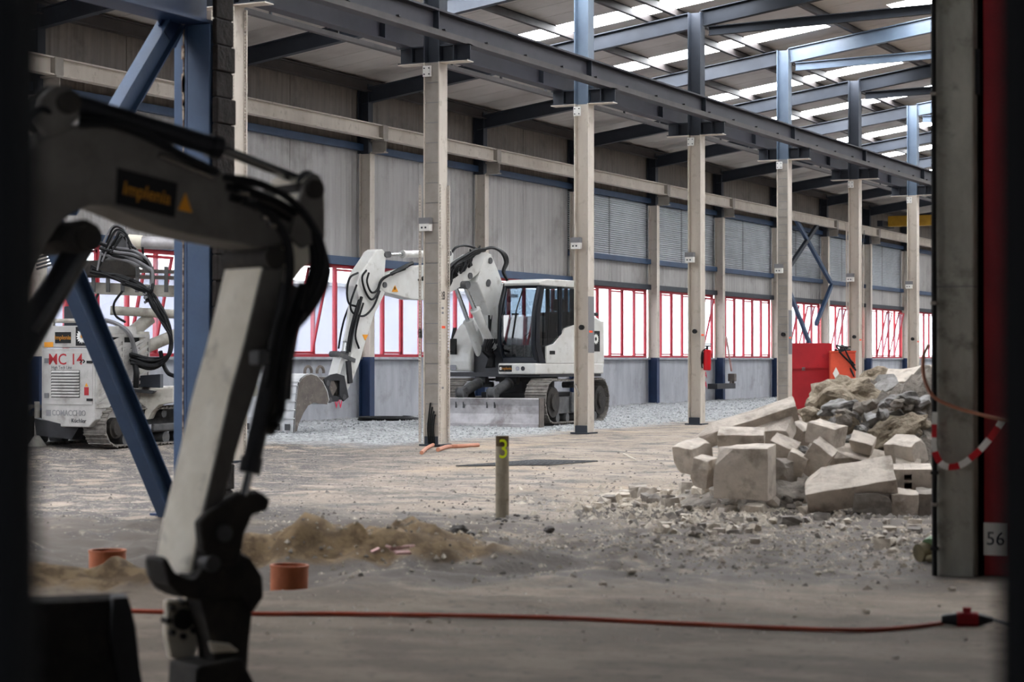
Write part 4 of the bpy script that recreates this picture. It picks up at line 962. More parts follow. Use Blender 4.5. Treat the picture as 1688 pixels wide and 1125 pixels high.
MB(MD).box(.012, .016, -.2, -.11, 1.17, 1.3).build('warning_label', M_redl, dr); MB(MD).prism([(.014, -.19, 1.31), (.014, -.12, 1.31), (.014, -.155, 1.37)], (.002, 0, 0)).build('warning_triangle', M_amber, dr)
b = MB(MD)
for i in range(2): b.prism([(.013, -.30 + i * .06, 1.68), (.013, -.27 + i * .06, 1.68), (.013, -.24 + i * .06, 1.71), (.013, -.27 + i * .06, 1.74), (.013, -.30 + i * .06, 1.74), (.013, -.27 + i * .06, 1.71)], (.002, 0, 0))
b.build('arrow_print', M_black, dr)
MB(MD).box(.0, .008, -.80, -.48, 2.0, 2.18).build('sign_plate', M_black, UP)
text('Implenia', .1, FD(-.64, 2.09, .012), M_orangel, UP, bold=.006)
MB(MD).box(.0, .008, -.38, -.12, 1.96, 2.26).build('emblem_plate', M_black, UP)
Mq = FD(-.25, 2.11, .012); b = MB(Mq)
for i in range(16):
    a = i * 2 * math.pi / 16; c_, s2_ = math.cos(a), math.sin(a); b.add([(.02 * c_, .02 * s2_, 0), (.08 * c_ - .018 * s2_, .08 * s2_ + .018 * c_, .002), (.12 * c_, .12 * s2_, 0), (.08 * c_ + .018 * s2_, .08 * s2_ - .018 * c_, .002)], [(0, 3, 2, 1)])
b.build('daisy_emblem', M_whitel, UP); MB(Mq).tube([(0, 0, 0), (0, 0, .006)], .028, 10).build('daisy_centre', M_amber, UP)
MB(MD).box(.0, .006, -1.02, -.84, 1.94, 2.02).build('label', M_amber, UP)
text('COMACCHIO', .13, FD(-.52, .88, .004), M_greyl, DG, sx=.85, bold=.006)
MB(MD).box(.0, .006, -.98, -.89, .83, .93).build('logo_square', M_greyl, DG)
text('Küchler', .095, FD(-.32, .76, .004), M_slate, DG)
MB(MD).tube([(-.05, -hw + .1, 2.36), (-.05, -.05, 2.36)], .035, 8).box(-.07, -.03, -.9, -.86, 2.25, 2.36).box(-.07, -.03, -.2, -.16, 2.25, 2.36).build('hand_rail', M_white2, UP)
b = MB(MD)                                                 # grille side: slats of a cooler guard
gx0, gx1, gz0, gz1 = -1.35, -.06, 1.02, 2.1
G_ = MB(MD).box(gx0, gx1, .0, .02, gz0 - .05, gz0).box(gx0, gx1, 0, .02, gz1, gz1 + .05).box(gx0 - .04, gx0, 0, .02, gz0 - .05, gz1 + .05).box(gx1, gx1 + .04, 0, .02, gz0 - .05, gz1 + .05).box(-.72, -.68, 0, .02, gz0, gz1).build('grille_frame', M_rigw, DG)
MB(MD).box(gx0, gx1, -.04, -.02, gz0, gz1).build('cooler_core', M_black, G_)
for c0_ in (gx0, -.68):
    for i in range(11):
        z = gz0 + .0 + i * .1; x1_ = c0_ + .62
        MB(MD).beam((c0_, .012, min(z + .14, gz1)), (x1_, .012, max(z - .12, gz0)), .012, .045, (0, 1, 0)).build('grille_slat', M_rigw, G_)
MB(MD).box(-1.4, -1.15, -hw, 0, .78, 2.2).build('rear_housing', M_white2, DG)
MD = MD0
MB(MD).box(-4.6, -.02, -.95, -.02, .78, .98).build('chassis', M_white2, DG, bevel=.02)
# tracks (two)
for (y0, y1) in ((-.42, .02), (-2.1, -1.66)):
    MK = MD @ Matrix.Translation((-1.75, 0, -.02)); track(MK, DG, 3.3, .66, y0 + .1, y1 + .1, M_track, M_frame, 38)
MB(MD).box(-3.0, -.5, -1.7, -.35, .35, .6).build('cross_member', M_frame, DG)
# swooping white bracket over the track and dark box
P = [atZ(x, y_, 32.6) for x, y_ in ((208, 648), (285, 640), (285, 664), (262, 668), (250, 680), (244, 692), (236, 692), (240, 672), (228, 662), (206, 664))]
MB().prism(P, fv * .5).build('fender', M_white2, DG, bevel=.01)
def dz(px, py, Z): return atZ(px, py, Z)
MB().prism([dz(225, 620, 32.6), dz(264, 617, 32.6), dz(264, 640, 32.6), dz(225, 638, 32.6)], fv * .3).build('control_box', M_slate, DG, bevel=.01)
MB().prism([dz(205, 640, 32.4), dz(255, 645, 32.4), dz(250, 650, 32.4), dz(205, 645, 32.4)], fv * .3).build('step', M_dark, DG)
# mast and rails
MS = MB().beam(dz(120, 474, 33.5), dz(345, 483, 33.5), .3, .19, fv).build('mast_beam', M_white2, DG, bevel=.01)
for y_ in (446, 456): MB().beam(dz(110, y_ - 2, 33.3), dz(350, y_ + 4, 33.3), .12, .06, fv).build('mast_rail', M_bucket, MS)
for i in range(9): MB().beam(dz(130 + i * 24, 440, 33.2), dz(130 + i * 24, 482, 33.2), .05, .06, fv).build('mast_rib', M_frame, MS)
tb = MB().tube([dz(232, 400, 33.2), dz(262, 401, 33.2), dz(264, 401, 33.2), dz(360, 404, 33.2)], .105, 16).build('drill_casing', M_blade, DG, smooth=True)
MB().tube([dz(212, 398, 33.2), dz(234, 400, 33.2)], .12, 14).build('rotary_head', M_stick, DG, smooth=True)
MB().prism([dz(120, 430, 33.1), dz(205, 428, 33.1), dz(222, 440, 33.1), (dz(222, 455, 33.1)), dz(120, 456, 33.1)], fv * .5).build('head_carriage', M_darkm, DG, bevel=.02)
MB().prism([dz(168, 404, 33.3), dz(205, 384, 33.3), dz(222, 392, 33.3), (dz(220, 432, 33.3)), dz(165, 432, 33.3)], fv * .4).build('gear_motor', M_frame, DG, bevel=.03)
for (a, c, r_, m_) in (((182, 512), (300, 519), .075, M_white2), ((196, 566), (248, 524), .11, M_white2), ((204, 588), (300, 548), .10, M_white2), ((200, 545), (215, 600), .08, M_frame)):
    MB().tube([dz(*a, 32.8), dz(*c, 33.1)], r_, 12).build('mast_cylinder', m_, DG, smooth=True)
b = MB(MD).box(-.5, -.2, -.8, -.4, 1.95, 2.3).build('filter', M_slate, DG, bevel=.02)
# hose bundles
def hh(pts, r=.02, m=M_rubber, Z=32.3): return MB().tube(smoothpts([dz(x + R.uniform(-1.5, 1.5), y_ + R.uniform(-1.5, 1.5), Z + R.uniform(-.12, .12)) for x, y_ in pts], 5), r, 6).build('hydraulic_hose', m, DG, smooth=True)
for i in range(24):
    k = i / 23; hh([(215 - k * 14, 460 + k * 9), (238 + k * 8, 480), (252 + k * 14, 505), (270 + k * 10, 535), (282, 560 + k * 6), (278 - k * 5, 585 + k * 10), (250, 592 + k * 16), (215, 582 + k * 18)], .022)
for i in range(7):
    k = i * 3; hh([(165, 400 + k), (190, 408 + k), (220, 414 + k), (243, 428 + k), (251, 450), (250, 470 + k), (238, 480 + k)], .026, M_rubber if i % 2 else M_greyp)
for i in range(8): hh([(160 + i * 3, 445 - i * 4), (172 + i * 4, 400 - i), (188 + i * 2, 374 + i * 2), (206 + i, 380 + i * 3), (210 + i * 2, 410)], .017, M_greyp if i % 3 == 0 else M_rubber)
for i in range(6): hh([(150, 440 + i * 2), (175, 450 + i), (200, 455 + i * 2), (230, 468 + i * 2), (248, 480)], .024)
hh([(172, 528), (195, 535), (212, 550), (220, 575), (224, 600), (222, 630)], .04, M_greyp); hh([(222, 590), (224, 615), (223, 640)], .05)
hh([(264, 580), (268, 600), (278, 615), (288, 622)], .035); hh([(150, 478), (148, 490), (155, 496), (162, 486)], .02)
hh([(200, 480), (188, 500), (190, 520), (205, 530)], .02); hh([(228, 440), (236, 425), (234, 408)], .02)
for (x, y_) in ((61, 738),):
    p = gr(x, y_); MB().tube([p + Vector((0, 0, .02)), p + Vector((0, 0, .18))], .16, 14, .05).tube([p + Vector((0, 0, .18)), p + Vector((0, 0, .75))], .045, 10).build('jack_leg', M_white2, DG, smooth=True)
for i in range(8): MB().tube([dz(95 + i * 3, 392 + i * 5, 33.4), dz(60, 402 + i * 6, 33.4)], .02, 6).build('rod', M_frame, DG)
MB().prism([dz(56, 690, 31.9), dz(130, 705, 31.9), dz(118, 725, 31.9), dz(60, 718, 31.9)], fv * .4).build('belly_plate', M_dark, DG)

# ---------------------------------------------------------------- near excavator (arm across the left of the picture)
ga = rad(38); GN = rv * math.cos(ga) + fv * math.sin(ga); NN = rv * math.sin(ga) - fv * math.cos(ga)   # forward, near-side normal
PN = cz(-1.03, 8.3); PN.z = 1.5
base = PN - GN * 3.6; base.z = 0
NE = empty('compact_excavator', tuple(base), 'dirty white compact excavator whose bent arm fills the left foreground', 'excavator')
def np_(px, py, off=0): return onpl(px, py, PN + NN * off, NN)
def nplate(pts, off, w, name, m, par=NE, bevel=.012): return MB().prism([np_(x, y, off) for x, y in pts], NN * -w).build(name, m, par, bevel=bevel)
boom = nplate([(20, 470), (20, 330), (38, 268), (70, 230), (110, 208), (150, 200), (200, 211), (270, 236), (340, 270), (400, 300), (455, 322), (492, 345), (500, 372), (480, 408), (440, 412), (395, 402), (330, 390), (270, 376), (215, 353), (183, 340), (150, 339), (120, 351), (98, 372), (80, 400), (62, 440), (45, 490)], 0, .26, 'boom', M_boom_shaded)
nplate([(62, 200), (70, 160), (92, 140), (118, 142), (134, 165), (132, 195), (110, 215), (80, 225)], .02, .05, 'cylinder_bracket', M_boom_shaded)
nplate([(50, 205), (58, 160), (80, 140), (106, 142), (122, 165), (120, 195), (98, 215), (70, 225)], -.22, .05, 'cylinder_bracket', M_darkm)
for x, y_, r_ in ((117, 168, .045), (150, 392, .05), (522, 312, .04), (455, 425, .05)):
    c_ = np_(x, y_, .06); MB().tube([c_ - NN * .38, c_], r_, 14).build('pin', M_darkm, boom, smooth=True)
sg = nplate([(194, 277), (293, 302), (288, 359), (192, 336)], .008, .006, 'sign_plate', M_black, boom, 0)
a, c = np_(194, 308, .016), np_(290, 331, .016)
text('Implenia', .075, frame((a + c) / 2, c - a, (0, 0, 1)), M_orangel, sg, ext=.001, sx=.85, bold=.01)
MB().prism([np_(x, y_, .01) for x, y_ in ((294, 346), (317, 351), (306, 318))], NN * -.004).build('warning_triangle', M_amber, boom)
SC = MB().tube([np_(125, 172, -.12), np_(355, 243, -.12)], .042, 16).tube([np_(345, 240, -.12), np_(362, 245, -.12)], .05, 16).build('stick_cylinder', M_dark, NE, smooth=True)
MB().tube([np_(360, 244, -.12), np_(497, 298, -.12)], .022, 12).build('piston_rod', M_chrome, SC, smooth=True)
MB().tube([np_(506, 298, -.02), np_(506, 298, -.22)], .045, 12).build('rod_eye', M_dark, SC, smooth=True)
MB().tube([np_(262, 256, .02), np_(350, 292, .02)], .014, 8).build('steel_tube', M_chrome, boom, smooth=True)
LC = MB().tube([np_(146, 388, -.10), np_(118, 430, -.10), np_(30, 585, -.10)], .05, 14, .062).build('lift_cylinder', M_dark, NE, smooth=True)
MB().tube([np_(150, 400, -.02), np_(60, 545, -.02)], .018, 8).build('steel_tube', M_frame, LC, smooth=True)
nplate([(100, 398), (118, 372), (142, 360), (165, 372), (170, 396), (158, 412), (130, 418)], .03, .32, 'lift_lug', M_darkm)
# stick: one box; worn ivory inner face on its left, shade put into the side plate's colour
stick = nplate([(433, 432), (418, 495), (402, 563), (377, 652), (355, 750), (327, 867), (312, 955), (345, 962), (360, 880), (375, 800), (397, 725), (425, 640), (447, 560), (466, 490), (500, 445), (528, 420), (537, 380), (536, 320), (530, 290), (515, 283), (502, 298), (486, 350), (470, 400), (450, 420)], -.004, .31, 'stick', M_stick, NE, .01)
nplate([(536, 392), (534, 305), (528, 289), (516, 284), (504, 300), (490, 345), (478, 390), (500, 410)], .03, .03, 'head_plate', M_boom_shaded, stick, .004)
nplate([(436, 434), (404, 565), (379, 655), (357, 752), (330, 866), (318, 950), (344, 955), (358, 880), (373, 800), (395, 725), (423, 640), (444, 560), (462, 490), (470, 440)], .004, .01, 'side_plate', M_boom_shaded, stick, 0)  # stick side in the shade-darkened paint, over the light box
BC = MB().tube([np_(478, 470, .05), np_(412, 775, .05)], .038, 14).tube([np_(416, 755, .05), np_(411, 780, .05)], .046, 14).build('bucket_cylinder', M_dark, NE, smooth=True)
MB().tube([np_(412, 775, .05), np_(400, 825, .05)], .02, 10).build('piston_rod', M_chrome, BC, smooth=True)
nplate([(455, 560), (478, 540), (480, 600), (470, 690), (452, 720), (440, 680)], .08, .08, 'valve_block', M_darkm)
MB().box(-.03, .03, -.03, .03, -.04, .04, frame(np_(428, 590, .09), GN, (0, 0, 1))).build('fitting', M_frame, stick, bevel=.01)
# linkage and coupler
nplate([(330, 862), (345, 845), (395, 815), (432, 812), (447, 824), (443, 842), (418, 850), (405, 880), (395, 930), (352, 935), (335, 905)], .07, .06, 'link_plate', M_darkm)
nplate([(318, 858), (345, 840), (395, 810), (425, 808), (440, 820), (436, 838), (410, 848), (398, 880), (388, 930), (340, 930), (322, 900)], -.26, .05, 'link_plate', M_darkm)
nplate([(268, 925), (275, 918), (290, 945), (320, 958), (345, 925), (385, 905), (415, 920), (434, 950), (436, 985), (418, 1012), (395, 985), (330, 990), (300, 985), (280, 965)], .06, .16, 'quick_coupler', M_darkm)
nplate([(272, 916), (256, 926), (258, 950), (274, 975), (305, 988), (302, 962), (284, 948)], -.06, .10, 'hook', M_dark)
nplate([(330, 985), (395, 985), (418, 1010), (412, 1060), (405, 1180), (362, 1180), (350, 1060)], .04, .14, 'bucket_ear', M_darkm)
pl2 = nplate([(276, 990), (330, 990), (330, 1052), (322, 1088), (282, 1086), (275, 1050)], -.12, .04, 'wear_plate', M_stick)
c_ = np_(304, 1022, -.10); MB().tube([c_ - NN * .05, c_], .045, 14).build('pin', M_darkm, pl2, smooth=True)
for i in range(8):
    a = i * math.pi / 4; q_ = c_ + GN * .07 * math.cos(a) + Vector((0, 0, .07 * math.sin(a))); MB().tube([q_ - NN * .05, q_], .014, 6).build('bolt', M_darkm, pl2)
nplate([(325, 1100), (400, 1085), (420, 1125), (425, 1200), (320, 1200)], .1, .24, 'bucket', M_darkm)
nplate([(344, 1058), (380, 1062), (396, 1075), (350, 1078)], .11, .02, 'worn_patch', M_stick)
for (a, c) in (((372, 880), (430, 900)), ((352, 930), (420, 940))):
    c_ = np_(*a, .09); MB().tube([c_ - NN * .4, c_], .035, 12).build('pin', M_frame, NE, smooth=True)
def nh(pts, off, r=.014): return MB().tube(smoothpts([np_(x, y_, off + .02 * math.sin(i * 1.7)) for i, (x, y_) in enumerate(pts)], 6), r, 8).build('hydraulic_hose', M_rubber, NE, smooth=True)
for i in range(3): nh([(370 + i * 4, 292 + i * 16), (420, 300 + i * 18), (468, 322 + i * 18), (506, 358 + i * 14), (532 - i * 8, 410 + i * 6), (530 - i * 10, 460), (504 - i * 8, 510), (470 - i * 6, 545), (450, 590)], .06 - i * .03, .016)
nh([(400, 330), (440, 350), (470, 390), (478, 440), (470, 500), (452, 560), (440, 640)], .08, .02); nh([(385, 300), (430, 305), (480, 330), (515, 372), (538, 430), (536, 470), (512, 512), (478, 552)], .05, .015)
nh([(497, 515), (480, 560), (468, 620), (462, 680), (452, 700)], .1, .02); nh([(500, 470), (488, 520), (476, 600), (472, 660)], .06, .022)
for i in range(3): nh([(130, 205 - i * 3), (180, 205 - i * 2), (240, 225 - i * 3), (300, 255), (360, 285)], .05 - i * .04, .016)
for i in range(4): nh([(85, 190 - i * 8), (70, 180 - i * 6), (50, 195), (36, 230)], .0 - i * .05, .015)
for i in range(5): q_ = np_(395 + i * 12, 318 + i * 13, .09); MB().tube([q_, q_ + GN * .04], .014, 8).build('fitting', M_chrome, stick)
for i in range(14): q_ = np_(250 + R.uniform(0, 160), 930 + R.uniform(-20, 30), .08); 
# its dozer blade, house and tracks to the left, mostly beyond the frame
ME = frame(Vector((base.x, base.y, 0)), GN, -NN)
a = atZ(66, 984, 7.8); c = atZ(206, 984, 7.9); zt = a.z
DB = empty('dozer_blade', (c.x, c.y, .1)); DB.parent = NE; DB.location = Vector(DB['_o']) - Vector(NE['_o'])
tl = (a - c); tl.z = 0; tl.normalize(); fwd = Vector((-tl.y, tl.x, 0)); fwd = fwd if fwd.dot(rv) > 0 else -fwd
prf = [(.0, zt), (.06, zt - .02), (.10, zt - .12), (.12, zt - .25), (.15, zt - .40), (.20, .02), (.16, .02), (.09, zt - .40), (.06, zt - .25), (.04, zt - .12), (.0, zt - .05)]
dirR = -tl
b = MB(); nB = Vector((dirR.y, -dirR.x, 0)); nB = nB if nB.dot(fv) < 0 else -nB
b.prism([c + nB * (x - .02) + Vector((0, 0, z - c.z)) for x, z in prf], tl * 1.5).build('blade_shell', M_darkm, DB)
prE = [(-.03, zt), (.0, zt - .0)]
b = MB(); b.prism([Vector((c.x, c.y, 0)) + dirR * x + Vector((0, 0, z)) for x, z in ((-.06, zt - .0), (.0, zt), (.03, zt - .12), (.045, zt - .28), (.07, zt - .42), (.12, .02), (.02, .02), (-.03, zt - .4), (-.07, zt - .15))], nB * .12).build('end_plate', M_dark, DB, bevel=.006)
q0 = Vector((base.x, base.y, 0))
MB(ME).box(-.6, .6, -.75, .75, .55, .7).build('deck', M_dark, NE); MB(ME).box(-.9, .55, -.75, .75, .7, 1.5).build('engine_hood', M_boom_shaded, NE, bevel=.08)
MB(ME).box(-.4, .5, .05, .75, 1.5, 2.5).build('cab', M_dark, NE, bevel=.06)
for y0 in (-.95, .6): track(ME, NE, 2.1, .5, y0, y0 + .33, M_track, M_frame, 26)
MB(ME).box(-.5, .5, -.6, .6, .25, .55).build('car_body', M_dark, NE)
MB().prism([np_(20, 330, 0), np_(20, 470, 0), np_(-200, 640, 0), np_(-420, 700, 0), np_(-430, 610, 0), np_(-200, 470, 0)], NN * -.26).build('boom_foot', M_boom_shaded, NE, bevel=.01)

# ================================================================ rubble pile
scatter_late = []
def blockmesh(w_, h_, d_, seed, rough=.018, cut=3, sub=3):
    """broken cuboid: subdivided box, noise, chipped corners"""
    rr = random.Random(seed); V = []; F_ = []; idx = {}
    n = sub
    def vid(i, j, k):
        if (i, j, k) not in idx:
            idx[(i, j, k)] = len(V); V.append(Vector(((i / n - .5) * w_, (j / n - .5) * h_, (k / n - .5) * d_)))
        return idx[(i, j, k)]
    for i in range(n):
        for j in range(n):
            F_ += [(vid(i, j, 0), vid(i, j + 1, 0), vid(i + 1, j + 1, 0), vid(i + 1, j, 0)), (vid(i, j, n), vid(i + 1, j, n), vid(i + 1, j + 1, n), vid(i, j + 1, n)),
                   (vid(i, 0, j), vid(i + 1, 0, j), vid(i + 1, 0, j + 1), vid(i, 0, j + 1)), (vid(i, n, j), vid(i, n, j + 1), vid(i + 1, n, j + 1), vid(i + 1, n, j)),
                   (vid(0, i, j), vid(0, i, j + 1), vid(0, i + 1, j + 1), vid(0, i + 1, j)), (vid(n, i, j), vid(n, i + 1, j), vid(n, i + 1, j + 1), vid(n, i, j + 1))]
    cs = []
    for _ in range(cut):
        nrm = Vector((rr.choice((-1, 1)) * rr.uniform(.4, 1), rr.choice((-1, 1)) * rr.uniform(.4, 1), rr.choice((-1, 1)) * rr.uniform(.2, 1))).normalized()
        ext = abs(nrm.x) * w_ / 2 + abs(nrm.y) * h_ / 2 + abs(nrm.z) * d_ / 2; cs.append((nrm, ext * rr.uniform(.7, .88)))
    for v_ in V:
        for nrm, dd_ in cs:
            e = v_.dot(nrm) - dd_
            if e > 0: v_ -= nrm * e
        v_ += Vector((mnoise.noise(v_ * 9 + Vector((seed, 0, 0))), mnoise.noise(v_ * 9 + Vector((0, seed, 0))), mnoise.noise(v_ * 9 + Vector((0, 0, seed))))) * rough
    return V, F_
def rockmesh(sx_, sy_, sz_, seed, sub=2, amp=.28, fr=1.6):
    import bmesh
    bm = bmesh.new(); bmesh.ops.create_icosphere(bm, subdivisions=sub, radius=.5)
    V = []
    for v_ in bm.verts:
        p = v_.co.copy(); k = 1 + amp * mnoise.noise(p * fr * 2 + Vector((seed * 3.1, seed, 0))) * 1.6 + amp * .4 * mnoise.noise(p * fr * 6 + Vector((seed, 0, 1)))
        V.append(Vector((p.x * sx_ * k, p.y * sy_ * k, p.z * sz_ * k)))
    F_ = [tuple(q.index for q in f.verts) for f in bm.faces]; bm.free(); return V, F_
def camM(px, py, Z, roll=0, yaw=0, pitch=0):
    """block frame: x right, y up, z towards the camera; yaw>0 shows the right side, pitch>0 the top"""
    c_ = atZ(px, py, Z); B = Matrix((rv, Vector((0, 0, 1)), -fv)).transposed().to_4x4()
    return Matrix.Translation(c_) @ B @ Matrix.Rotation(rad(roll), 4, 'Z') @ Matrix.Rotation(rad(pitch), 4, 'X') @ Matrix.Rotation(rad(-yaw), 4, 'Y')
def block(px, py, Z, w_, h_, d_, roll, yaw, pitch, lab, m=None, seed=0, cut=3, rough=.014, nm='concrete_block', sub=3):
    s = Z / FP; V, F_ = blockmesh(w_ * s, h_ * s, d_ * s, seed + px, rough, cut, sub)
    M = camM(px, py, Z, roll, yaw, pitch); b = MB(M); b.add(V, F_)
    o = b.build(nm, m or M_conc, None, bevel=.006); return tag(o, lab, 'rubble block')
block(1228, 777, 18.7, 92, 86, 52, 1, 22, 7, 'large upright pale block at the front left of the rubble pile', cut=2)
block(1160, 778, 18.9, 30, 48, 40, -6, 25, 10, 'narrow upright block leaning left of the large upright one', cut=2)
block(1142, 752, 19.2, 40, 44, 60, 4, 40, 15, 'pale wedge-ended block at the far left edge of the pile')
block(1228, 700, 19.6, 176, 27, 34, 21, 6, 26, 'long pale concrete beam sloping down to the left across the pile', cut=2, sub=5, nm='concrete_beam')
block(1222, 727, 19.2, 76, 34, 40, 3, 10, 18, 'flat block lying right behind the large upright one')
block(1276, 711, 19.5, 62, 30, 46, 20, 28, 26, 'pale block lying against the right end of the long beam')
block(1314, 712, 19.7, 40, 30, 44, -28, 35, 20, 'small tipped block right of the long beam end')
block(1291, 741, 19.2, 44, 30, 40, -18, 15, 25, 'small light block wedged behind the large upright one')
block(1295, 775, 18.95, 24, 34, 46, -10, 40, 5, 'dark recessed broken piece right of the large upright block', M_concd)
block(1313, 763, 19.0, 32, 34, 30, -20, 10, 15, 'pale shard standing between the upright block and the big slab')
block(1362, 716, 19.2, 54, 34, 40, -6, 38, 12, 'squared block perched on top of the middle of the pile', cut=1)
block(1347, 757, 19.0, 40, 54, 40, -32, 14, 22, 'pale slab propped under the perched squared block', cut=2)
block(1421, 731, 19.4, 40, 20, 36, -6, 20, 26, 'small white-topped block above the big front slab', cut=2)
block(1418, 757, 19.4, 96, 26, 44, -8, 12, 34, 'flat slab lying behind the big front slab')
block(1402, 800, 18.5, 148, 44, 66, 17, 12, 33, 'big pale slab tilted up to the right at the front of the pile', cut=2, sub=5, nm='concrete_slab')
block(1493, 746, 19.2, 52, 44, 46, 12, 42, 18, 'block standing on edge near the concrete pillar', cut=2)
block(1497, 772, 19.0, 40, 14, 40, 0, 10, 30, 'thin pale slab over the hollow block')
block(1437, 827, 18.4, 62, 36, 44, 0, 6, 10, 'block with a dark broken face on the ground at the front', M_concd, cut=2)
block(1489, 829, 18.4, 44, 38, 44, 0, 4, 10, 'grey block on the ground second from the pillar', M_conc, cut=1)
block(1528, 828, 18.5, 34, 38, 44, 0, 4, 10, 'grey block on the ground touching the pillar outline', M_concd, cut=1)
block(1460, 690, 20.2, 60, 40, 50, 25, 10, 20, 'grey slab fragment in the upper right of the pile', M_asph)
block(1455, 655, 21.0, 66, 48, 60, 30, 10, 20, 'light grey broken slab near the top of the pile', M_asph, cut=4, rough=.03)
block(1500, 643, 21.2, 76, 56, 70, 18, 30, 15, 'pale grey slab crowning the pile beside the pillar', M_conc, cut=4, rough=.04, sub=4)
# hollow block with two holes
s = 18.8 / FP; Mh = camM(1502, 789, 18.8, 2, 8, 8); HB = empty('hollow_block', tuple(Mh.translation), 'hollow concrete block with two dark holes near the pillar', 'rubble block')
W_, H_, D_ = 66 * s, 40 * s, 50 * s; b = MB(Mh); hx = -.1 * W_
for (x0, x1, y0, y1) in ((-W_ / 2, hx - .035, -H_ / 2, H_ / 2), (hx + .035, W_ / 2, -H_ / 2, H_ / 2), (hx - .035, hx + .035, H_ * .28, H_ / 2), (hx - .035, hx + .035, -H_ * .06, H_ * .04), (hx - .035, hx + .035, -H_ / 2, -H_ * .40)):
    b.box(x0, x1, y0, y1, -D_ / 2, D_ / 2)
b.build('shell', M_conc, HB, bevel=.004); MB(Mh).box(hx - .034, hx + .034, -H_ * .45, H_ * .45, -D_ / 2 + .01, -D_ / 2 + .03).build('web', M_concd, HB)
def rock(px, py, Z, w_, h_, d_, m, lab, seed, amp=.3, sub=3, nm='rubble_rock', group=None, roll=0):
    s = Z / FP; V, F_ = rockmesh(w_ * s, h_ * s, d_ * s, seed, sub, amp); b = MB(camM(px, py, Z, roll)); b.add(V, F_)
    o = b.build(nm, m, None); return tag(o, lab, 'rubble', group)
rock(1392, 660, 21.0, 118, 78, 110, M_agg, 'large brown conglomerate lump at the top left of the pile', 3, .32, 4, roll=12)
rock(1335, 682, 20.6, 34, 24, 36, M_agg, 'small brown lump beside the large conglomerate', 5)
rock(1478, 712, 19.9, 112, 46, 70, M_agg, 'brown earthy lump sloping behind the upright edge block', 8, .35, 4, roll=24)
for i in range(64):
    px_ = R.uniform(1000, 1390); py_ = 862 + R.gauss(0, 11)
    scatter_late.append((px_, py_, R.choice((.05, .07, .09, .12))))
rock(1393, 700, 20.0, 48, 46, 50, M_agg, 'rough tan lump under the dark chunks', 11, .3, 3)
rock(1450, 625, 22.0, 60, 34, 60, M_agg, 'brown crumbly mound at the crest of the pile', 13)
rock(1385, 672, 20.3, 64, 26, 50, M_asph, 'long light grey curved chunk above the middle of the pile', 17, .3, 3, roll=12)
for i in range(46):
    px = R.uniform(1325, 1530); py = 735 - (px - 1300) * .33 + R.uniform(-24, 22) if px < 1440 else R.uniform(655, 735)
    rock(px, py, 20.0 + R.uniform(-.25, .25), R.uniform(18, 38), R.uniform(12, 24), R.uniform(18, 34), M_asph if R.random() < .65 else M_heap, 'dark grey asphalt chunk tumbled on the upper slope of the pile', i, .35, 2, group='dark chunks on the upper pile', roll=R.uniform(-30, 30), nm='asphalt_chunk')
# fill under the blocks
H0 = [(cz(3.2, 20.6), 1.25, 1.05, .75), (cz(4.3, 20.8), 1.3, 1.3, 1.22), (cz(2.3, 19.6), .8, .5, .3), (cz(5.6, 20.5), 1.4, 1.5, 1.15)]
def hheap(x, y): 
    h = 0
    for c_, rx, ry, a in H0: h = np.maximum(h, a * np.exp(-(((x - c_.x) ** 2 + (y - c_.y) ** 2) / (rx * ry)) ** 1.5))
    return h
gx = np.linspace(0.3, 8, 90); gy = np.linspace(18.2, 23.6, 70); V = []; F_ = []
for j, d_ in enumerate(gy):
    for i, xc in enumerate(gx):
        p = cz(xc, d_); h = float(hheap(p.x, p.y)); h = h * (1 + .35 * vn(p.x, p.y, .3) + .25 * vn(p.x, p.y, .12)) - .08; V.append((p.x, p.y, max(h, -.08)))
for j in range(len(gy) - 1):
    for i in range(len(gx) - 1): a = j * len(gx) + i; F_.append((a, a + 1, a + 1 + len(gx), a + len(gx)))
hp_ = MB().add(V, F_).build('rubble_fill', M_heap, None, smooth=False); tag(hp_, 'crumbled grey fill under the blocks of the rubble pile', 'rubble', kind='stuff')

# loose rubble along the foot of the pile: countable pieces
protos = []
for i in range(10):
    V, F_ = (blockmesh(1, .6, .8, i, .1, 4, 2) if i < 6 else rockmesh(1, .6, .8, i, 1, .4))
    for mi_, m_ in enumerate((M_rubbled, M_pebl, M_pebg)):
        me_ = bpy.data.meshes.new('rubble_piece'); me_.from_pydata(V, [], F_); me_.materials.append(m_); protos.append(me_)
def scatter_piece(px, py, size, lab, grp, nm='rubble_piece', dark=False):
    p = onfloor(px, py); h = float(hheap(p.x, p.y)); 
    me_ = R.choice(protos); M = Matrix.Translation(p + Vector((0, 0, max(0, h * .5) + size * .18))) @ Matrix.Rotation(R.uniform(0, 6.28), 4, 'Z') @ Matrix.Rotation(R.uniform(-.5, .5), 4, 'X') @ Matrix.Diagonal((size, size * R.uniform(.6, 1), size * R.uniform(.5, .9), 1))
    o = inst(nm, me_, M); tag(o, lab, 'rubble', grp)
for i in range(168):
    t = R.random(); px = 985 + 400 * t + R.uniform(-20, 20); py = 822 + 28 * t + R.gauss(0, 10) if R.random() < .75 else R.uniform(800, 850)
    if px < 1120: py = min(py, 840); py = max(py, 842 - (px - 975) * .33)
    scatter_piece(px, py, R.choice((.07, .09, .11, .14, .19)), 'grey broken piece in the loose rubble along the front foot of the pile', 'loose rubble at the pile front')
for px_, py_, sz_ in scatter_late: scatter_piece(px_, py_, sz_, 'broken piece strewn on the dusty floor just in front of the loose rubble', 'strewn pieces before the pile')
for i in range(36):
    scatter_piece(1470 + R.gauss(0, 32), 885 + R.gauss(0, 12), R.uniform(.05, .13), 'broken piece in the small rubble patch left of the concrete pillar', 'rubble patch left of the pillar')
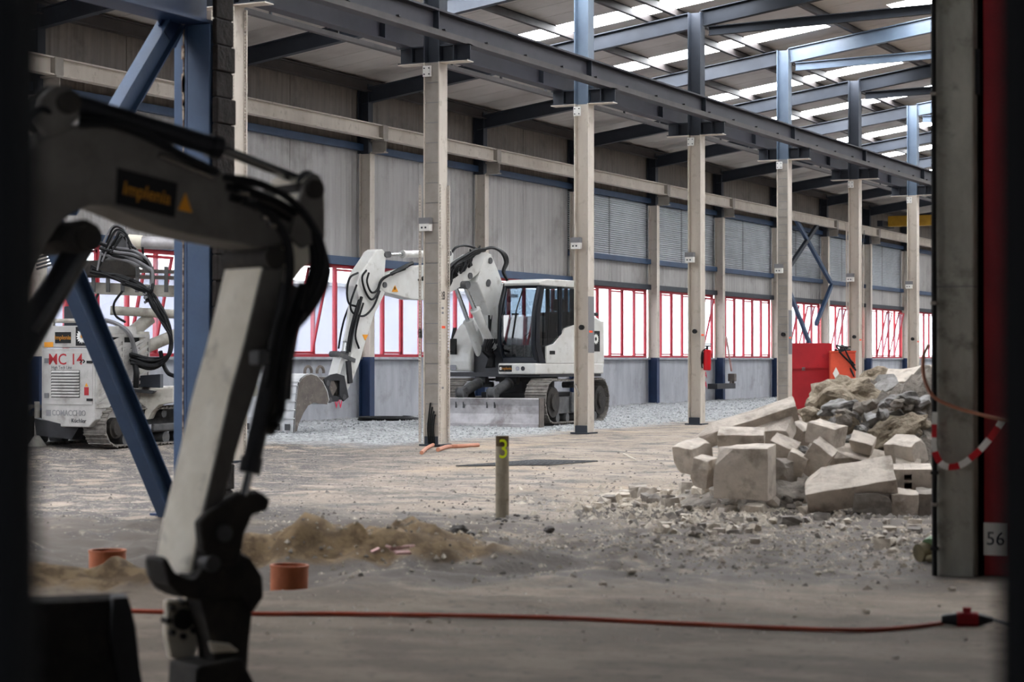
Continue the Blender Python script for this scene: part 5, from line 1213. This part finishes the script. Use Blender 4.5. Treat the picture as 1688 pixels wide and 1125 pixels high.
for i in range(30):
    scatter_piece(1150 + R.gauss(0, 45), 878 + R.gauss(0, 8), R.uniform(.05, .12), 'pale broken piece in the low ridge in front of the pile', 'rubble ridge in front of the pile')
# gravel and grit nobody could count
def grit(n, fn, smin, smax, m, name, lab, z0=0):
    V = []; F_ = []; base_ = np.array([(1, 0, 0), (-.5, .86, 0), (-.5, -.86, 0), (.1, 0, .8), (0, .1, -.5)])
    fs = [(0, 1, 3), (1, 2, 3), (2, 0, 3), (1, 0, 4), (2, 1, 4), (0, 2, 4)]
    P = [fn() for _ in range(n)]; X_ = np.array([p[0] for p in P]); Y_ = np.array([p[1] for p in P]); Z_ = hfloor(X_, Y_)
    rs = np.random.RandomState(n); s_ = rs.uniform(smin, smax, n) * rs.choice([.6, 1, 1.5], n); a = rs.uniform(0, 6.28, n)
    B = base_[None] * (1 + rs.uniform(-.35, .35, (n, 5, 3))); ca, sa = np.cos(a)[:, None], np.sin(a)[:, None]
    Xo = B[..., 0] * ca - B[..., 1] * sa; Yo = B[..., 0] * sa + B[..., 1] * ca
    Q = np.stack([X_[:, None] + Xo * s_[:, None], Y_[:, None] + Yo * s_[:, None], Z_[:, None] + z0 + B[..., 2] * s_[:, None] * .9], -1).reshape(-1, 3)
    Fa = (np.array(fs)[None] + (np.arange(n) * 5)[:, None, None]).reshape(-1, 3)
    me_ = bpy.data.meshes.new(name); me_.from_pydata(Q.tolist(), [], Fa.tolist()); me_.materials.append(m)
    o = bpy.data.objects.new(name, me_); col.objects.link(o); tag(o, lab, 'gravel', kind='stuff'); return o
def fpx(x0, x1, y0, y1, gauss=False):
    def f():
        p = gr(R.uniform(x0, x1), R.uniform(y0, y1)); return (p.x, p.y)
    return f
def band():
    px = R.uniform(430, 1540); c_ = 900 + (px - 1000) * .01; p = gr(px, c_ + R.gauss(0, 22)); return p.x, p.y
grit(3200, band, .006, .026, M_pebl, 'pale_grit', 'pale pebbles and grit strewn in a band across the floor')
grit(1600, band, .006, .02, M_pebg, 'grey_grit', 'grey grit strewn in a band across the floor')
grit(1800, fpx(60, 1540, 740, 860), .006, .022, M_pebg, 'scattered_grit', 'grey grit scattered over the dusty mid floor')
grit(900, fpx(60, 1540, 740, 870), .005, .014, M_pebd, 'dark_grit', 'dark crumbs scattered over the dusty mid floor')
grit(500, fpx(300, 1600, 930, 1060), .004, .012, M_pebl, 'fine_grit', 'fine pale grit on the dark foreground slab')
grit(14000, lambda: (R.uniform(-24.5, -16.6), R.uniform(29.5, 75)), .01, .034, M_gravel, 'wall_gravel', 'pale bluish gravel along the window wall')
grit(3500, lambda: (lambda p: (p.x, p.y))(cz(R.uniform(.6, 6.5), R.uniform(18.0, 19.3) + 0)), .01, .035, M_pebg, 'pile_grit', 'fine grey debris around the foot of the rubble pile')
grit(3800, lambda: (lambda p: (p.x, p.y))(gr(1190 + R.gauss(0, 115), 836 + R.gauss(0, 13))), .01, .045, M_pebl, 'pale_debris', 'pale fine debris around the foot of the rubble pile')
# scattered larger stones with a look of their own
for px, py, sz, lab in ((1040, 946, .07, 'small round yellowish stone on the bare floor in the middle'), (1348, 948, .05, 'white pebble on the soil edge right of centre'), (1428, 1012, .05, 'flat pale pebble near the orange cable'), (1570, 974, .05, 'flat pale chip near the pillar foot'), (994, 965, .05, 'pale flake left of centre on the slab'), (790, 930, .05, 'white crumb behind the cable'), (1477, 1087, .03, 'lone small pebble at the lower right'), (755, 880, .14, 'dark lump at the end of the right soil heap'), (775, 886, .1, 'dark flat lump left of the numbered post shadow'), (905, 878, .1, 'dark clod in front of the numbered post'), (832, 862, .06, 'dark stone at the foot of the numbered post')):
    p = onfloor(px, py); V, F_ = rockmesh(sz, sz * .8, sz * .6, px, 2, .3); b = MB(Matrix.Translation(p + Vector((0, 0, sz * .2)))); b.add(V, F_)
    tag(b.build('stone', M_pebd if 'dark' in lab else M_pebl, None), lab, 'stone')
for i in range(26):
    p = onfloor(828 + R.gauss(0, 32), 856 + R.gauss(0, 5)); sz = R.uniform(.03, .08); V, F_ = rockmesh(sz, sz * .8, sz * .6, i, 1, .4); b = MB(Matrix.Translation(p)); b.add(V, F_)
    tag(b.build('dirt_clod', M_pebd if i % 2 else M_pebg, None), 'dark clod in the ring of dirt around the numbered post', 'clod', 'clods around the numbered post')
b = MB()
for i in range(8):
    p = onfloor(655 + R.gauss(0, 22), 910 + R.gauss(0, 5), .03); b.box(-.05, .05, -.03, .03, 0, .012, Matrix.Translation(p) @ Matrix.Rotation(R.uniform(0, 3), 4, 'Z') @ Matrix.Rotation(R.uniform(-.5, .5), 4, 'X'))
tag(b.build('tile_shards', M_pink, None), 'pinkish tile shards on the tip of the right soil heap', 'rubble', kind='stuff')
